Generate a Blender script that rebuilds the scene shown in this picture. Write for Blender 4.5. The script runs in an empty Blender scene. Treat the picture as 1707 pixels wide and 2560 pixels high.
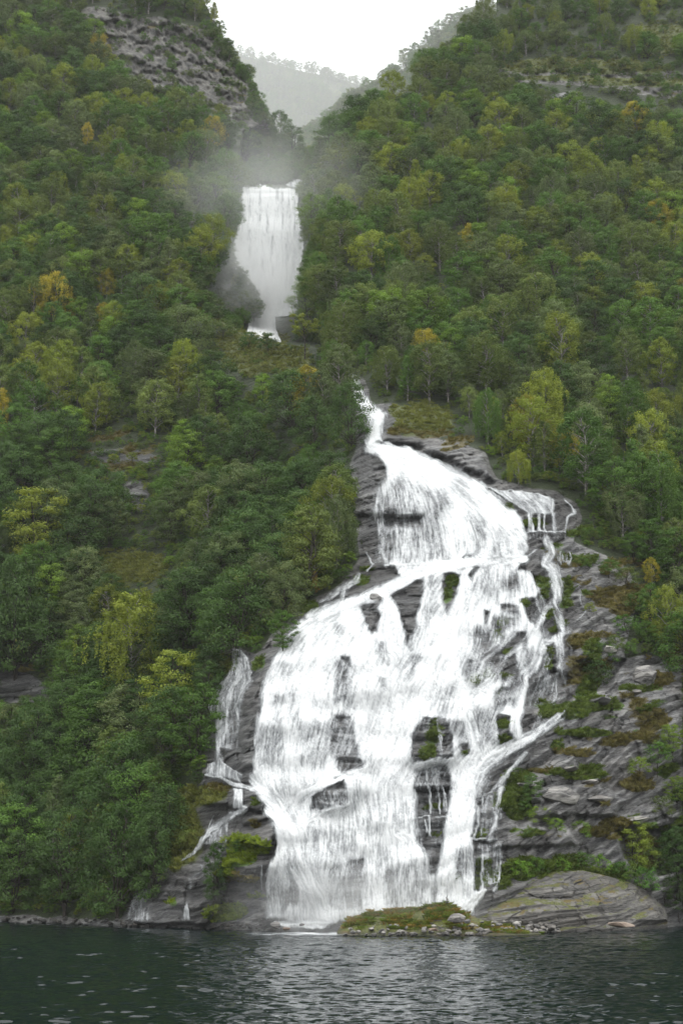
import bpy, bmesh, math, random
import numpy as np
from mathutils import Vector

# ------------------------------------------------------------------ camera, sky, sun, exposure
scene = bpy.context.scene
COL = scene.collection
R = math.radians
FPX, CX, CY = 3518.0, 853.5, 1280.0        # focal length and centre in photograph pixels
CAM_H, PITCH = 6.5, R(14.3)
cam_data = bpy.data.cameras.new('camera')
cam = bpy.data.objects.new('camera', cam_data); COL.objects.link(cam)
cam.location = (0, 0, CAM_H); cam.rotation_euler = (R(90) + PITCH, 0, 0)
cam_data.sensor_fit = 'VERTICAL'; cam_data.sensor_height = 36.0; cam_data.lens = 36.0 * FPX / 2560.0
cam_data.clip_start = 0.5; cam_data.clip_end = 8000.0
scene.camera = cam

SUN_EL, SUN_AZ = R(70), R(200)             # soft light from high up
world = bpy.data.worlds.new('World'); scene.world = world; world.use_nodes = True
wn, wl = world.node_tree.nodes, world.node_tree.links
wn.clear()
sky = wn.new('ShaderNodeTexSky'); sky.sky_type = 'NISHITA'; sky.sun_disc = False
sky.sun_elevation = SUN_EL; sky.sun_rotation = SUN_AZ; sky.dust_density = 4.0; sky.air_density = 1.0
hsv = wn.new('ShaderNodeHueSaturation'); hsv.inputs['Saturation'].default_value = 0.12
mixc = wn.new('ShaderNodeMix'); mixc.data_type = 'RGBA'; mixc.inputs[0].default_value = 0.75
bg = wn.new('ShaderNodeBackground'); bg.inputs['Strength'].default_value = 0.10
wo = wn.new('ShaderNodeOutputWorld')
# an overcast sky is about three times as bright overhead as at the horizon
tcw = wn.new('ShaderNodeTexCoord'); sxw = wn.new('ShaderNodeSeparateXYZ'); mrw = wn.new('ShaderNodeMapRange')
for k_, v_ in zip((1, 2, 3, 4), (0.0, 1.0, 0.60, 1.80)): mrw.inputs[k_].default_value = v_
cld = wn.new('ShaderNodeVectorMath'); cld.operation = 'SCALE'; cld.inputs[0].default_value = (15.0, 15.4, 15.5)
wl.new(tcw.outputs['Generated'], sxw.inputs[0]); wl.new(sxw.outputs[2], mrw.inputs[0]); wl.new(mrw.outputs[0], cld.inputs['Scale']); wl.new(cld.outputs[0], mixc.inputs[7])
wl.new(sky.outputs[0], hsv.inputs['Color']); wl.new(hsv.outputs[0], mixc.inputs[6])
wl.new(mixc.outputs[2], bg.inputs['Color']); wl.new(bg.outputs[0], wo.inputs['Surface'])
sun_d = bpy.data.lights.new('sun', 'SUN'); sun_d.energy = 0.8; sun_d.angle = R(25); sun_d.color = (1.0, 0.97, 0.93)
sun = bpy.data.objects.new('sun', sun_d); COL.objects.link(sun)
sun.rotation_euler = (R(90) - SUN_EL, 0, R(25)); sun.location = (0, 0, 600)

vs = scene.view_settings
vs.view_transform = 'Standard'; vs.look = 'None'; vs.gamma = 1.0; vs.use_curve_mapping = False
vs.exposure = 0.32
scene.render.engine = 'CYCLES'
cy = scene.cycles
cy.use_denoising = True
cy.max_bounces = 6; cy.diffuse_bounces = 3; cy.glossy_bounces = 2; cy.transmission_bounces = 3
cy.transparent_max_bounces = 12; cy.volume_bounces = 2; cy.volume_step_rate = 1.0
cy.caustics_reflective = False; cy.caustics_refractive = False
cy.sample_clamp_indirect = 4.0

rng = np.random.default_rng(7); random.seed(7)

# ------------------------------------------------------------------ small helpers
def tag(o, label=None, cat=None, group=None, kind=None):
    if label: o['label'] = label
    if cat: o['category'] = cat
    if group: o['group'] = group
    if kind: o['kind'] = kind
    return o
def link(name, data, parent=None):
    o = bpy.data.objects.new(name, data); COL.objects.link(o)
    if parent is not None: o.parent = parent
    return o
def mesh_np(name, V, F, mat=None, smooth=True):
    """V (n,3) and F (m,4) or (m,3) numpy arrays"""
    V = np.asarray(V, np.float32); F = np.asarray(F, np.int32)
    m = bpy.data.meshes.new(name)
    k = F.shape[1]
    m.vertices.add(len(V)); m.vertices.foreach_set('co', V.ravel())
    m.loops.add(F.size); m.loops.foreach_set('vertex_index', F.ravel())
    m.polygons.add(len(F)); m.polygons.foreach_set('loop_start', np.arange(0, F.size, k, dtype=np.int32))
    m.polygons.foreach_set('use_smooth', np.full(len(F), smooth))
    m.update(calc_edges=True); m.validate()
    if mat: m.materials.append(mat)
    return m
def attr(m, name, arr, typ='FLOAT', dom='POINT'):
    a = m.attributes.new(name, typ, dom)
    arr = np.asarray(arr, np.float32 if typ != 'INT' else np.int32)
    key = {'FLOAT': 'value', 'INT': 'value', 'FLOAT_COLOR': 'color', 'FLOAT_VECTOR': 'vector'}[typ]
    a.data.foreach_set(key, arr.ravel())

# rays: photograph pixel -> direction with y = 1
def ray(px, py):
    a = (np.asarray(px, float) - CX) / FPX; b = (CY - np.asarray(py, float)) / FPX
    dy = math.cos(PITCH) - b * math.sin(PITCH); dz = math.sin(PITCH) + b * math.cos(PITCH)
    return a / dy, dz / dy
def world_at(px, py, D):
    rx, rz = ray(px, py)
    return np.stack([rx * D, np.broadcast_to(D, rx.shape) * 1.0, CAM_H + rz * D], -1)
def to_px(P):
    x, y, z = P[..., 0], P[..., 1], P[..., 2] - CAM_H
    d = y * math.cos(PITCH) + z * math.sin(PITCH); u = -y * math.sin(PITCH) + z * math.cos(PITCH)
    return CX + FPX * x / d, CY - FPX * u / d

# lattice noise
def _h(ix, iy, iz, s):
    h = (ix * 374761393 + iy * 668265263 + iz * 1440662683 + s * 974634777) & 0xffffffff
    h = ((h ^ (h >> 13)) * 1274126177) & 0xffffffff
    h = ((h ^ (h >> 15)) * 2246822519) & 0xffffffff
    return ((h ^ (h >> 16)) & 0xffff) / 65535.0
def vnoise(P, s=0):
    i = np.floor(P).astype(np.int64); f = P - i; f = f * f * f * (f * (f * 6 - 15) + 10)
    x, y, z = i[..., 0], i[..., 1], i[..., 2]; fx, fy, fz = f[..., 0], f[..., 1], f[..., 2]
    def L(a, b, t): return a + (b - a) * t
    c = [[[_h(x + a, y + b, z + d, s) for d in (0, 1)] for b in (0, 1)] for a in (0, 1)]
    return L(L(L(c[0][0][0], c[1][0][0], fx), L(c[0][1][0], c[1][1][0], fx), fy),
             L(L(c[0][0][1], c[1][0][1], fx), L(c[0][1][1], c[1][1][1], fx), fy), fz) * 2 - 1
def fbm(P, sc, oct=4, s=0, gain=0.5):
    P = np.asarray(P) * np.asarray(sc); t = 0; a = 1; n = 0
    for k in range(oct):
        t = t + a * vnoise(P * (2.03 ** k) + 17.3 * k, s + k); n += a; a *= gain
    return t / n
def sstep(a, b, x):
    t = np.clip((x - a) / (b - a), 0, 1); return t * t * (3 - 2 * t)

# rasters laid over the photograph, used as maps of where rock, moss, grass and water lie
class Raster:
    def __init__(s, x0, y0, x1, y1, step, val=0.0):
        s.x0, s.y0, s.st = x0, y0, step
        s.w, s.h = int((x1 - x0) / step) + 1, int((y1 - y0) / step) + 1
        s.a = np.full((s.h, s.w), val, np.float32)
    def new(s, val=0.0):
        r = Raster.__new__(Raster); r.x0, r.y0, r.st, r.w, r.h = s.x0, s.y0, s.st, s.w, s.h
        r.a = np.full((s.h, s.w), val, np.float32); return r
    def box(s, pts, pad=0):
        p = np.asarray(pts, float)
        i0 = max(0, int((p[:, 0].min() - pad - s.x0) / s.st)); i1 = min(s.w, int((p[:, 0].max() + pad - s.x0) / s.st) + 2)
        j0 = max(0, int((p[:, 1].min() - pad - s.y0) / s.st)); j1 = min(s.h, int((p[:, 1].max() + pad - s.y0) / s.st) + 2)
        X = s.x0 + s.st * np.arange(i0, max(i1, i0)); Y = s.y0 + s.st * np.arange(j0, max(j1, j0))
        return slice(j0, max(j1, j0)), slice(i0, max(i1, i0)), *np.meshgrid(X, Y)
    def poly(s, pts, val=1.0, op='set', wob=0.0, soft=0.0):
        sj, si, X, Y = s.box(pts, 6 + soft * 2)
        if X.size == 0: return s
        if wob:
            Q = np.stack([X, Y, X * 0], -1)
            X = X + wob * fbm(Q, 1 / (wob * 5), 3, 5); Y = Y + wob * fbm(Q, 1 / (wob * 5), 3, 9)
        p = np.asarray(pts, float); ins = np.zeros(X.shape, bool); dist = np.full(X.shape, 1e9)
        for k in range(len(p)):
            (ax, ay), (bx, by) = p[k], p[(k + 1) % len(p)]
            if ay != by: ins ^= ((ay > Y) != (by > Y)) & (X < (bx - ax) * (Y - ay) / (by - ay) + ax)
            if soft:
                l2 = (bx - ax) ** 2 + (by - ay) ** 2 + 1e-9
                t = np.clip(((X - ax) * (bx - ax) + (Y - ay) * (by - ay)) / l2, 0, 1)
                dist = np.minimum(dist, np.hypot(X - ax - t * (bx - ax), Y - ay - t * (by - ay)))
        m = ins.astype(np.float32) if not soft else sstep(-soft, soft, np.where(ins, dist, -dist))
        s.blend(sj, si, m, val, op); return s
    def blend(s, sj, si, m, val, op):
        a = s.a[sj, si]
        if op == 'set': a[...] = a * (1 - m) + val * m
        elif op == 'max': a[...] = np.maximum(a, val * m)
        elif op == 'mul': a[...] = a * (1 - m + val * m)
        elif op == 'add': a[...] = a + val * m
    def stroke(s, pts, w, val=1.0, op='max', wob=0.0, flow=None):
        """pts: [(x,y)], w: width (or list) in pixels"""
        p = np.asarray(pts, float); W = np.full(len(p), float(w)) if np.ndim(w) == 0 else np.asarray(w, float)
        sj, si, X, Y = s.box(pts, W.max() * 1.5 + 4)
        if X.size == 0: return s
        X0, Y0 = X, Y
        if wob:
            Q = np.stack([X, Y, X * 0], -1)
            X = X + wob * fbm(Q, 1 / 14, 3, 5); Y = Y + wob * fbm(Q, 1 / 14, 3, 9)
        best = np.full(X.shape, 0.0); du = np.zeros(X.shape); dv = np.zeros(X.shape)
        for k in range(len(p) - 1):
            (ax, ay), (bx, by) = p[k], p[k + 1]
            l2 = (bx - ax) ** 2 + (by - ay) ** 2 + 1e-9
            t = np.clip(((X - ax) * (bx - ax) + (Y - ay) * (by - ay)) / l2, 0, 1)
            d = np.hypot(X - ax - t * (bx - ax), Y - ay - t * (by - ay))
            ww = (W[k] + (W[k + 1] - W[k]) * t) / 2
            m = 1 - sstep(0.25, 1.3, d / np.maximum(ww, .5))
            up = m > best; best = np.where(up, m, best)
            L = math.sqrt(l2); du = np.where(up, (bx - ax) / L, du); dv = np.where(up, (by - ay) / L, dv)
        s.blend(sj, si, best.astype(np.float32), val, op)
        if flow is not None:
            u, v = flow
            u.a[sj, si] = u.a[sj, si] * (1 - best) + du * best
            v.a[sj, si] = v.a[sj, si] * (1 - best) + dv * best
        return s
    def blur(s, r):
        r = max(1, int(round(r / s.st))); a = s.a
        for _ in range(2):
            for ax in (0, 1):
                pad = [(0, 0), (0, 0)]; pad[ax] = (r + 1, r)
                c = np.cumsum(np.pad(a.astype(np.float64), pad, mode='edge'), axis=ax)
                n = 2 * r + 1
                a = ((c[n:] - c[:-n]) if ax == 0 else (c[:, n:] - c[:, :-n])) / n
        s.a = a.astype(np.float32); return s
    def at(s, x, y):
        fx = np.clip((np.asarray(x) - s.x0) / s.st, 0, s.w - 1.001); fy = np.clip((np.asarray(y) - s.y0) / s.st, 0, s.h - 1.001)
        i = fx.astype(int); j = fy.astype(int); u = fx - i; v = fy - j; a = s.a
        return (a[j, i] * (1 - u) + a[j, i + 1] * u) * (1 - v) + (a[j + 1, i] * (1 - u) + a[j + 1, i + 1] * u) * v
    def grid(s):
        return np.meshgrid(s.x0 + s.st * np.arange(s.w), s.y0 + s.st * np.arange(s.h))
K = 1.0887                                   # some lists were measured on a picture 1568 wide
def pk(pts): return [(x * K, y * K) for x, y in pts]
# ------------------------------------------------------------------ materials
class NT:
    def __init__(s, name):
        s.m = bpy.data.materials.new(name); s.m.use_nodes = True
        s.t = s.m.node_tree; s.t.nodes.clear()
        s.out = s.t.nodes.new('ShaderNodeOutputMaterial')
    def n(s, typ, **kw):
        nd = s.t.nodes.new('ShaderNode' + typ)
        for k, v in kw.items():
            if hasattr(nd, k): setattr(nd, k, v)
        return nd
    def set(s, sock, v):
        if v is None: return
        if hasattr(v, 'links') or hasattr(v, 'is_linked'): s.t.links.new(v, sock)
        else: sock.default_value = v
    def coord(s, scale=(1, 1, 1), rot=(0, 0, 0), kind='Object'):
        v = s.n('NewGeometry').outputs['Position'] if kind == 'Object' else s.n('TexCoord').outputs[kind]
        for key, val in (('Rotation', rot), ('Scale', scale)):          # turn first, then stretch
            mp = s.n('Mapping'); s.set(mp.inputs['Vector'], v); mp.inputs[key].default_value = val; v = mp.outputs[0]
        return v
    def noise(s, vec, scale, detail=4, rough=.55, out=0, dist=0.0):
        n = s.n('TexNoise'); s.set(n.inputs['Vector'], vec); n.inputs['Scale'].default_value = scale
        n.inputs['Detail'].default_value = detail; n.inputs['Roughness'].default_value = rough
        n.inputs['Distortion'].default_value = dist
        return n.outputs[out]
    def math(s, op, a, b=None, clamp=False):
        n = s.n('Math', operation=op, use_clamp=clamp); s.set(n.inputs[0], a); s.set(n.inputs[1], b); return n.outputs[0]
    def ramp(s, v, lo, hi, a=0.0, b=1.0):
        n = s.n('MapRange', interpolation_type='SMOOTHSTEP'); s.set(n.inputs[0], v)
        for i, x in zip((1, 2, 3, 4), (lo, hi, a, b)): n.inputs[i].default_value = x
        return n.outputs[0]
    def mix(s, f, a, b, blend='MIX'):
        n = s.n('Mix', data_type='RGBA', blend_type=blend); s.set(n.inputs[0], f)
        for sock, v in ((n.inputs[6], a), (n.inputs[7], b)):
            s.set(sock, (*v, 1) if isinstance(v, tuple) and len(v) == 3 else v)
        return n.outputs[2]
    def attr(s, name, typ='GEOMETRY'):
        return s.n('Attribute', attribute_name=name, attribute_type=typ)
    def bump(s, h, strength=.5, dist=.1, normal=None):
        n = s.n('Bump'); s.set(n.inputs['Height'], h); n.inputs['Strength'].default_value = strength
        n.inputs['Distance'].default_value = dist; s.set(n.inputs['Normal'], normal); return n.outputs[0]
    def pbr(s, col, rough=.8, spec=.3, normal=None):
        p = s.n('BsdfPrincipled'); s.set(p.inputs['Base Color'], (*col, 1) if isinstance(col, tuple) and len(col) == 3 else col)
        s.set(p.inputs['Roughness'], rough); s.set(p.inputs['Specular IOR Level'], spec); s.set(p.inputs['Normal'], normal)
        return p
    def done(s, shader):
        s.t.links.new(shader.outputs[0] if hasattr(shader, 'outputs') else shader, s.out.inputs['Surface']); return s.m

def rock_colour(t, tilt=0.28):
    """layered grey schist: returns colour and height sockets"""
    big = t.noise(t.coord(), .13, 4, .6)
    lay = t.noise(t.coord((.30, .30, 1.9), (0, tilt, 0)), .8, 7, .68, dist=.35)      # beds
    fine = t.noise(t.coord((.5, .5, 2.2), (0, tilt, 0)), 2.6, 6, .7, dist=.2)
    wob = t.n('VectorMath', operation='ADD'); t.set(wob.inputs[0], t.coord((.30, .30, 1.20), (0, tilt, 0)))
    nz = t.n('VectorMath', operation='SCALE'); t.set(nz.inputs[0], t.noise(t.coord(), .8, 3, .6, out=1)); nz.inputs['Scale'].default_value = .35
    t.set(wob.inputs[1], nz.outputs[0])
    vo = t.n('TexVoronoi', feature='DISTANCE_TO_EDGE'); t.set(vo.inputs['Vector'], wob.outputs[0]); vo.inputs['Scale'].default_value = 1.0
    vc = t.n('TexVoronoi', feature='F1'); t.set(vc.inputs['Vector'], wob.outputs[0]); vc.inputs['Scale'].default_value = 1.0
    bw = t.n('RGBToBW'); t.set(bw.inputs[0], vc.outputs['Color'])
    crack = t.math('MAXIMUM', t.ramp(vo.outputs['Distance'], .0, .05), t.ramp(t.noise(t.coord((1, 1, 1.6)), .5, 4, .6), .58, .46))
    c = t.mix(t.ramp(lay, .40, .62), (.085, .085, .088), (.245, .243, .240))
    c = t.mix(t.ramp(big, .40, .66), c, t.mix(.3, c, (.17, .150, .130)))
    c = t.mix(1.0, c, t.mix(bw.outputs[0], (.70, .70, .71), (1.30, 1.29, 1.27)), 'MULTIPLY')
    c = t.mix(t.ramp(fine, .53, .68), c, t.mix(.6, c, (.33, .32, .305)))
    c = t.mix(t.ramp(fine, .46, .33), c, t.mix(.65, c, (.028, .028, .028)))
    c = t.mix(crack, t.mix(.75, c, (.018, .018, .017)), c)
    h = t.math('ADD', t.math('ADD', t.math('MULTIPLY', lay, 1.1), t.math('MULTIPLY', fine, .45)), t.math('MULTIPLY', crack, .22))
    return c, h

def mat_terrain():
    t = NT('mountainside_ground')
    c, h = rock_colour(t)
    m = t.attr('cover'); sep = t.n('SeparateColor'); t.set(sep.inputs[0], m.outputs['Color'])
    w = t.attr('wet').outputs['Fac']; crag = t.attr('crag').outputs['Fac']
    edge = t.noise(t.coord((1, 1, 1.9), (0, .28, 0)), .75, 6, .7); edge2 = t.noise(t.coord(), 3.0, 4, .65)
    e = t.math('ADD', t.math('MULTIPLY', edge, .75), t.math('MULTIPLY', edge2, .35))
    def f(mask, k=1.35, soft=.16):
        v = t.math('SUBTRACT', t.math('ADD', t.math('MULTIPLY', mask, k), t.math('MULTIPLY', e, 1.0)), 1.05)
        return t.ramp(v, -soft, soft)
    # dry pale crag
    st = t.noise(t.coord((1, 1, .28), (0, .30, 0)), .40, 6, .68, dist=.8); st2 = t.noise(t.coord((1, 1, .6), (0, .35, 0)), .9, 5, .7)
    cc = t.mix(t.ramp(st, .38, .64), (.050, .048, .046), (.175, .165, .145)); cc = t.mix(t.ramp(st2, .5, .35), cc, t.mix(.6, cc, (.03, .03, .03)))
    c = t.mix(crag, c, cc)
    c = t.mix(t.math('MULTIPLY', w, .56), c, (.020, .020, .021))
    tuft = t.noise(t.coord(), 5.5, 4, .7)
    def two(a, b): return t.mix(t.ramp(tuft, .35, .68), a, b)
    c = t.mix(f(sep.outputs[0]), c, two((.035, .068, .012), (.100, .165, .024)))
    c = t.mix(f(sep.outputs[1]), c, two((.050, .045, .018), (.150, .120, .038)))
    c = t.mix(f(sep.outputs[2]), c, two((.045, .060, .015), (.135, .150, .040)))
    c = t.mix(f(m.outputs['Alpha'], 1.5), c, two((.012, .018, .007), (.040, .056, .016)))
    rough = t.ramp(w, 0, 1, .62, .34)
    nm = t.bump(h, 1.0, .55)
    nm = t.bump(tuft, .5, .12, nm)
    return t.done(t.pbr(c, rough, .35, nm))

def mat_rock(name, dark=1.0, warm=0.0, moss=0.0, wet=0.0):
    t = NT(name); c, h = rock_colour(t, .14)
    oi = t.n('ObjectInfo')
    c = t.mix(1.0, c, t.mix(oi.outputs['Random'], (.62 * dark,) * 3, (1.45 * dark, 1.38 * dark, 1.28 * dark)), 'MULTIPLY')
    if warm: c = t.mix(warm, c, (.30, .20, .13))
    if moss:
        g = t.n('NewGeometry'); sx = t.n('SeparateXYZ'); t.set(sx.inputs[0], g.outputs['Normal'])
        n = t.noise(t.coord(), .9, 6, .7)
        v = t.math('ADD', t.math('MULTIPLY', sx.outputs[2], .45), n)
        tf = t.noise(t.coord(), 6, 4, .7)
        mc = t.mix(t.ramp(tf, .35, .65), (.045, .055, .014), (.13, .135, .032))
        mc = t.mix(t.ramp(t.noise(t.coord(), .35, 3), .5, .62), mc, t.mix(.6, mc, (.14, .085, .025)))
        c = t.mix(t.ramp(v, 1.02 - moss, 1.12 - moss), c, mc)
    # the band wetted by the fjord along the waterline
    g = t.n('NewGeometry'); sx = t.n('SeparateXYZ'); t.set(sx.inputs[0], g.outputs['Position'])
    band = t.ramp(t.math('ADD', sx.outputs[2], t.noise(t.coord(), .8, 3)), .55, 1.1, 1.0, 0.0)
    c = t.mix(t.math('MULTIPLY', band, .7), c, (.02, .019, .017))
    return t.done(t.pbr(c, .55, .35, t.bump(h, 1.0, .45)))

def mat_leaf():
    t = NT('foliage')
    tint = t.attr('tint', 'INSTANCER').outputs['Color']
    lv = t.attr('leafvar').outputs['Fac']
    oi = t.n('ObjectInfo')
    c = t.mix(1.0, tint, t.mix(lv, (.72, .75, .70), (1.30, 1.25, 1.20)), 'MULTIPLY')
    c = t.mix(t.ramp(lv, .90, .97), c, t.mix(.35, c, (.20, .16, .02)))      # a few turning leaves
    c = t.mix(1.0, c, t.mix(oi.outputs['Random'], (.82, .86, .80), (1.18, 1.12, 1.16)), 'MULTIPLY')
    d = t.pbr(c, .58, .10)
    tr = t.n('BsdfTranslucent'); t.set(tr.inputs[0], t.mix(1.0, c, (1.25, 1.3, .7), 'MULTIPLY'))
    mx = t.n('MixShader'); mx.inputs[0].default_value = .24
    t.t.links.new(d.outputs[0], mx.inputs[1]); t.t.links.new(tr.outputs[0], mx.inputs[2])
    return t.done(mx)

def mat_bark(name, a, b):
    t = NT(name); n = t.noise(t.coord((1, 1, .35)), 4, 5, .65)
    return t.done(t.pbr(t.mix(t.ramp(n, .35, .65), a, b), .9, .1, t.bump(n, .5, .05)))

def mat_falls():
    """broken white water: strands cover the rock where the map of the flow says so"""
    t = NT('white_water')
    cov = t.attr('cover').outputs['Fac']
    sp = t.noise(t.coord((1, 1, .34)), 8.0, 3, .62)                        # drops and lace
    sp2 = t.noise(t.coord((1, 1, .20)), 2.2, 4, .62)
    v = t.math('ADD', cov, t.math('MULTIPLY', t.math('SUBTRACT', sp, .5), .62))
    v = t.math('ADD', v, t.math('MULTIPLY', t.math('SUBTRACT', sp2, .5), .50))
    al = t.ramp(v, -.12, 1.02)
    d = t.pbr(t.mix(t.ramp(v, .3, 1.1), (.64, .66, .68), (.86, .87, .87)), .6, .2, t.bump(sp2, .8, .45))
    d.inputs['Subsurface Weight'].default_value = 0.0
    tl = t.n('BsdfTranslucent'); tl.inputs[0].default_value = (.9, .92, .93, 1)
    mx0 = t.n('MixShader'); mx0.inputs[0].default_value = .22
    t.t.links.new(d.outputs[0], mx0.inputs[1]); t.t.links.new(tl.outputs[0], mx0.inputs[2])
    tp = t.n('BsdfTransparent')
    mx = t.n('MixShader'); t.set(mx.inputs[0], al)
    t.t.links.new(tp.outputs[0], mx.inputs[1]); t.t.links.new(mx0.outputs[0], mx.inputs[2])
    return t.done(mx)

def mat_fjord():
    t = NT('fjord_water')
    h = t.noise(t.coord((.7, 1.0, 1), (0, 0, -.25)), 3.0, 3, .55, dist=.3)      # cat's paws on the waves
    p = t.pbr((.0028, .0075, .0080), .035, .5, t.bump(h, 1.0, .02))
    p.inputs['IOR'].default_value = 1.33
    return t.done(p)

M_TERR = mat_terrain(); M_LEAF = mat_leaf(); M_FALLS = mat_falls(); M_FJORD = mat_fjord()
M_OUT = mat_rock('outcrop_rock', .62, 0, .19); M_SPIT = mat_rock('spit_rock', .85, 0, .30)
M_STONE = mat_rock('shore_stone', 1.25); M_DARK = mat_rock('dark_wet_stone', .55); M_WARM = mat_rock('pinkish_stone', 1.1, .55); M_PALE = mat_rock('pale_boulder', 1.35)
M_BARK = mat_bark('dark_bark', (.022, .018, .014), (.075, .065, .055))
M_BIRCH = mat_bark('birch_bark', (.06, .05, .045), (.36, .34, .31))

# ------------------------------------------------------------------ the lie of the land
# shoreline (photograph pixels) and distances of the mountain face, joined by a smooth surface
SHX = [-700, -300, 0, 130, 300, 480, 620, 730, 850, 1000, 1180, 1350, 1520, 1640, 1707, 2000, 2400]
SHY = [2286, 2292, 2304, 2308, 2316, 2322, 2327, 2327, 2330, 2333, 2333, 2328, 2322, 2318, 2316, 2312, 2308]
def shore_py(px): return np.interp(px, SHX, SHY)
def shore_D(px):
    rx, rz = ray(px, shore_py(px)); return (0.0 - CAM_H) / rz
CTRL = []
for x in (-300, 0, 300, 560, 700, 900, 1100, 1300, 1500, 1707, 2000): CTRL.append((x, float(shore_py(x)), float(shore_D(x))))
for y, row in {
    2220: [(-300, 206), (0, 199), (300, 185), (560, 166), (700, 161), (900, 159), (1100, 159.5), (1300, 163), (1500, 170), (1707, 176), (2000, 182)],
    2080: [(-300, 214), (0, 207), (300, 194), (560, 170.5), (660, 164.5), (900, 162.5), (1100, 162.5), (1300, 166.5), (1500, 172), (1707, 179), (2000, 188)],
    1960: [(-300, 221), (0, 214), (300, 202), (560, 175), (660, 168), (900, 166), (1100, 167), (1300, 171), (1500, 176), (1707, 183), (2000, 193)],
    1780: [(-300, 229), (0, 222), (300, 212), (560, 184), (680, 173), (900, 171.5), (1100, 173), (1300, 176.5), (1500, 182), (1707, 189), (2000, 200)],
    1630: [(-300, 236), (0, 229), (300, 221), (560, 196), (720, 182), (900, 178), (1100, 180), (1300, 183), (1500, 189), (1707, 197), (2000, 208)],
    1415: [(-300, 247), (0, 241), (300, 234), (600, 219), (800, 205), (950, 196.5), (1150, 195.5), (1330, 197), (1500, 203), (1707, 211), (2000, 222)],
    1250: [(-300, 257), (0, 252), (300, 246), (600, 237), (800, 222), (950, 209), (1150, 207), (1330, 209), (1500, 217), (1707, 226), (2000, 236)],
    1120: [(-300, 268), (0, 264), (300, 259), (600, 252), (800, 239), (930, 226), (1100, 224), (1300, 228), (1500, 234), (1707, 242), (2000, 252)],
    960:  [(-300, 284), (0, 280), (300, 276), (600, 269), (800, 258), (900, 250), (1050, 248), (1300, 250), (1500, 255), (1707, 262), (2000, 270)],
    850:  [(-300, 297), (0, 293), (300, 289), (520, 284), (650, 277), (760, 272), (900, 268), (1100, 267), (1300, 268), (1500, 273), (1707, 279), (2000, 286)],
    650:  [(-300, 321), (0, 318), (300, 314), (500, 312), (620, 314), (800, 306), (950, 301), (1200, 299), (1500, 304), (1707, 308), (2000, 314)],
    430:  [(-300, 352), (0, 350), (300, 347), (500, 350), (650, 356), (800, 348), (950, 341), (1200, 337), (1500, 340), (1707, 342), (2000, 346)],
    220:  [(-300, 388), (0, 387), (250, 388), (450, 392), (640, 402), (800, 396), (950, 386), (1200, 376), (1500, 375), (1707, 376), (2000, 378)],
    0:    [(-300, 424), (0, 424), (250, 425), (450, 428), (640, 440), (800, 440), (1000, 428), (1200, 416), (1500, 410), (1707, 408), (2000, 408)],
    -220: [(-300, 466), (0, 466), (450, 470), (1000, 472), (1200, 458), (1500, 450), (2000, 446)]}.items():
    for x, d in row: CTRL.append((x, y, d))
CT = np.array(CTRL)
def tps(r2): return 0.5 * r2 * np.log(r2 + 1e-6)
_c = CT[:, :2] / 500.0
_A = tps(((_c[:, None] - _c[None]) ** 2).sum(-1)) + np.eye(len(_c)) * 0.002
_P = np.hstack([np.ones((len(_c), 1)), _c])
_S = np.linalg.solve(np.block([[_A, _P], [_P.T, np.zeros((3, 3))]]), np.concatenate([CT[:, 2], np.zeros(3)]))
def D_front(px, py):
    q = np.stack([np.ravel(px), np.ravel(py)], -1) / 500.0; o = np.empty(len(q))
    for i in range(0, len(q), 40000):
        b = q[i:i + 40000]
        o[i:i + 40000] = tps(((b[:, None] - _c[None]) ** 2).sum(-1)) @ _S[:len(_c)] + _S[len(_c)] + b @ _S[len(_c) + 1:]
    return o.reshape(np.shape(px))

full = Raster(-420, -260, 2120, 2400, 3.0)
# the gorge of the upper fall lies behind the crest of a grassy knoll
GORGE = [(505, 735), (560, 800), (593, 823), (627, 832), (665, 840), (700, 858), (760, 862), (822, 866), (800, 800), (766, 715), (772, 620),
         (764, 530), (772, 450), (784, 372), (745, 330), (655, 318), (612, 330), (590, 440), (574, 545), (568, 640), (530, 690)]
gorge = full.new().poly(GORGE, soft=5)
lipmask = full.new().poly([(560, 250), (800, 250), (800, 468), (750, 471), (700, 466), (600, 466), (560, 470)], soft=4)
BANK = [(480, 600), (560, 600), (593, 663), (626, 704), (650, 735), (654, 790), (626, 797), (600, 826), (520, 790), (480, 740)]
bank = full.new().poly(BANK, soft=5)

# relief painted by hand: blocks, shelves and hollows in metres (minus = towards the viewer)
relief = full.new()
def rel(pts, v, soft=3): relief.poly(pts, v, 'add', wob=5, soft=soft)
rel([(520, 1966), (560, 1972), (650, 1976), (661, 2000), (660, 2030), (600, 2026), (560, 2010), (500, 2012)], -2.2)
rel([(560, 2050), (610, 2028), (665, 2036), (684, 2052), (690, 2085), (672, 2120), (575, 2100), (560, 2080)], -1.9)
rel([(545, 2090), (680, 2086), (690, 2140), (655, 2165), (640, 2210), (540, 2190), (520, 2130)], -2.2, 14)
rel([(540, 2215), (655, 2205), (660, 2290), (540, 2290)], 1.2, 8)
rel([(360, 2180), (450, 2150), (520, 2140), (560, 2230), (520, 2310), (330, 2310), (380, 2230)], -2.0, 6)
rel([(1025, 1900), (1032, 1836), (1060, 1794), (1086, 1786), (1127, 1798), (1131, 1890), (1080, 1906)], -2.2, 9)
rel([(899, 1515), (930, 1485), (958, 1495), (947, 1541), (927, 1581), (912, 1548)], -1.2, 7)
rel([(981, 1490), (1067, 1433), (1083, 1439), (1057, 1469), (1044, 1553), (1055, 1574), (1029, 1627), (1006, 1566)], -1.0, 6)
rel([(960, 1180), (1040, 1200), (1120, 1260), (1080, 1330), (985, 1322), (950, 1290)], -1.6, 10)
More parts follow.
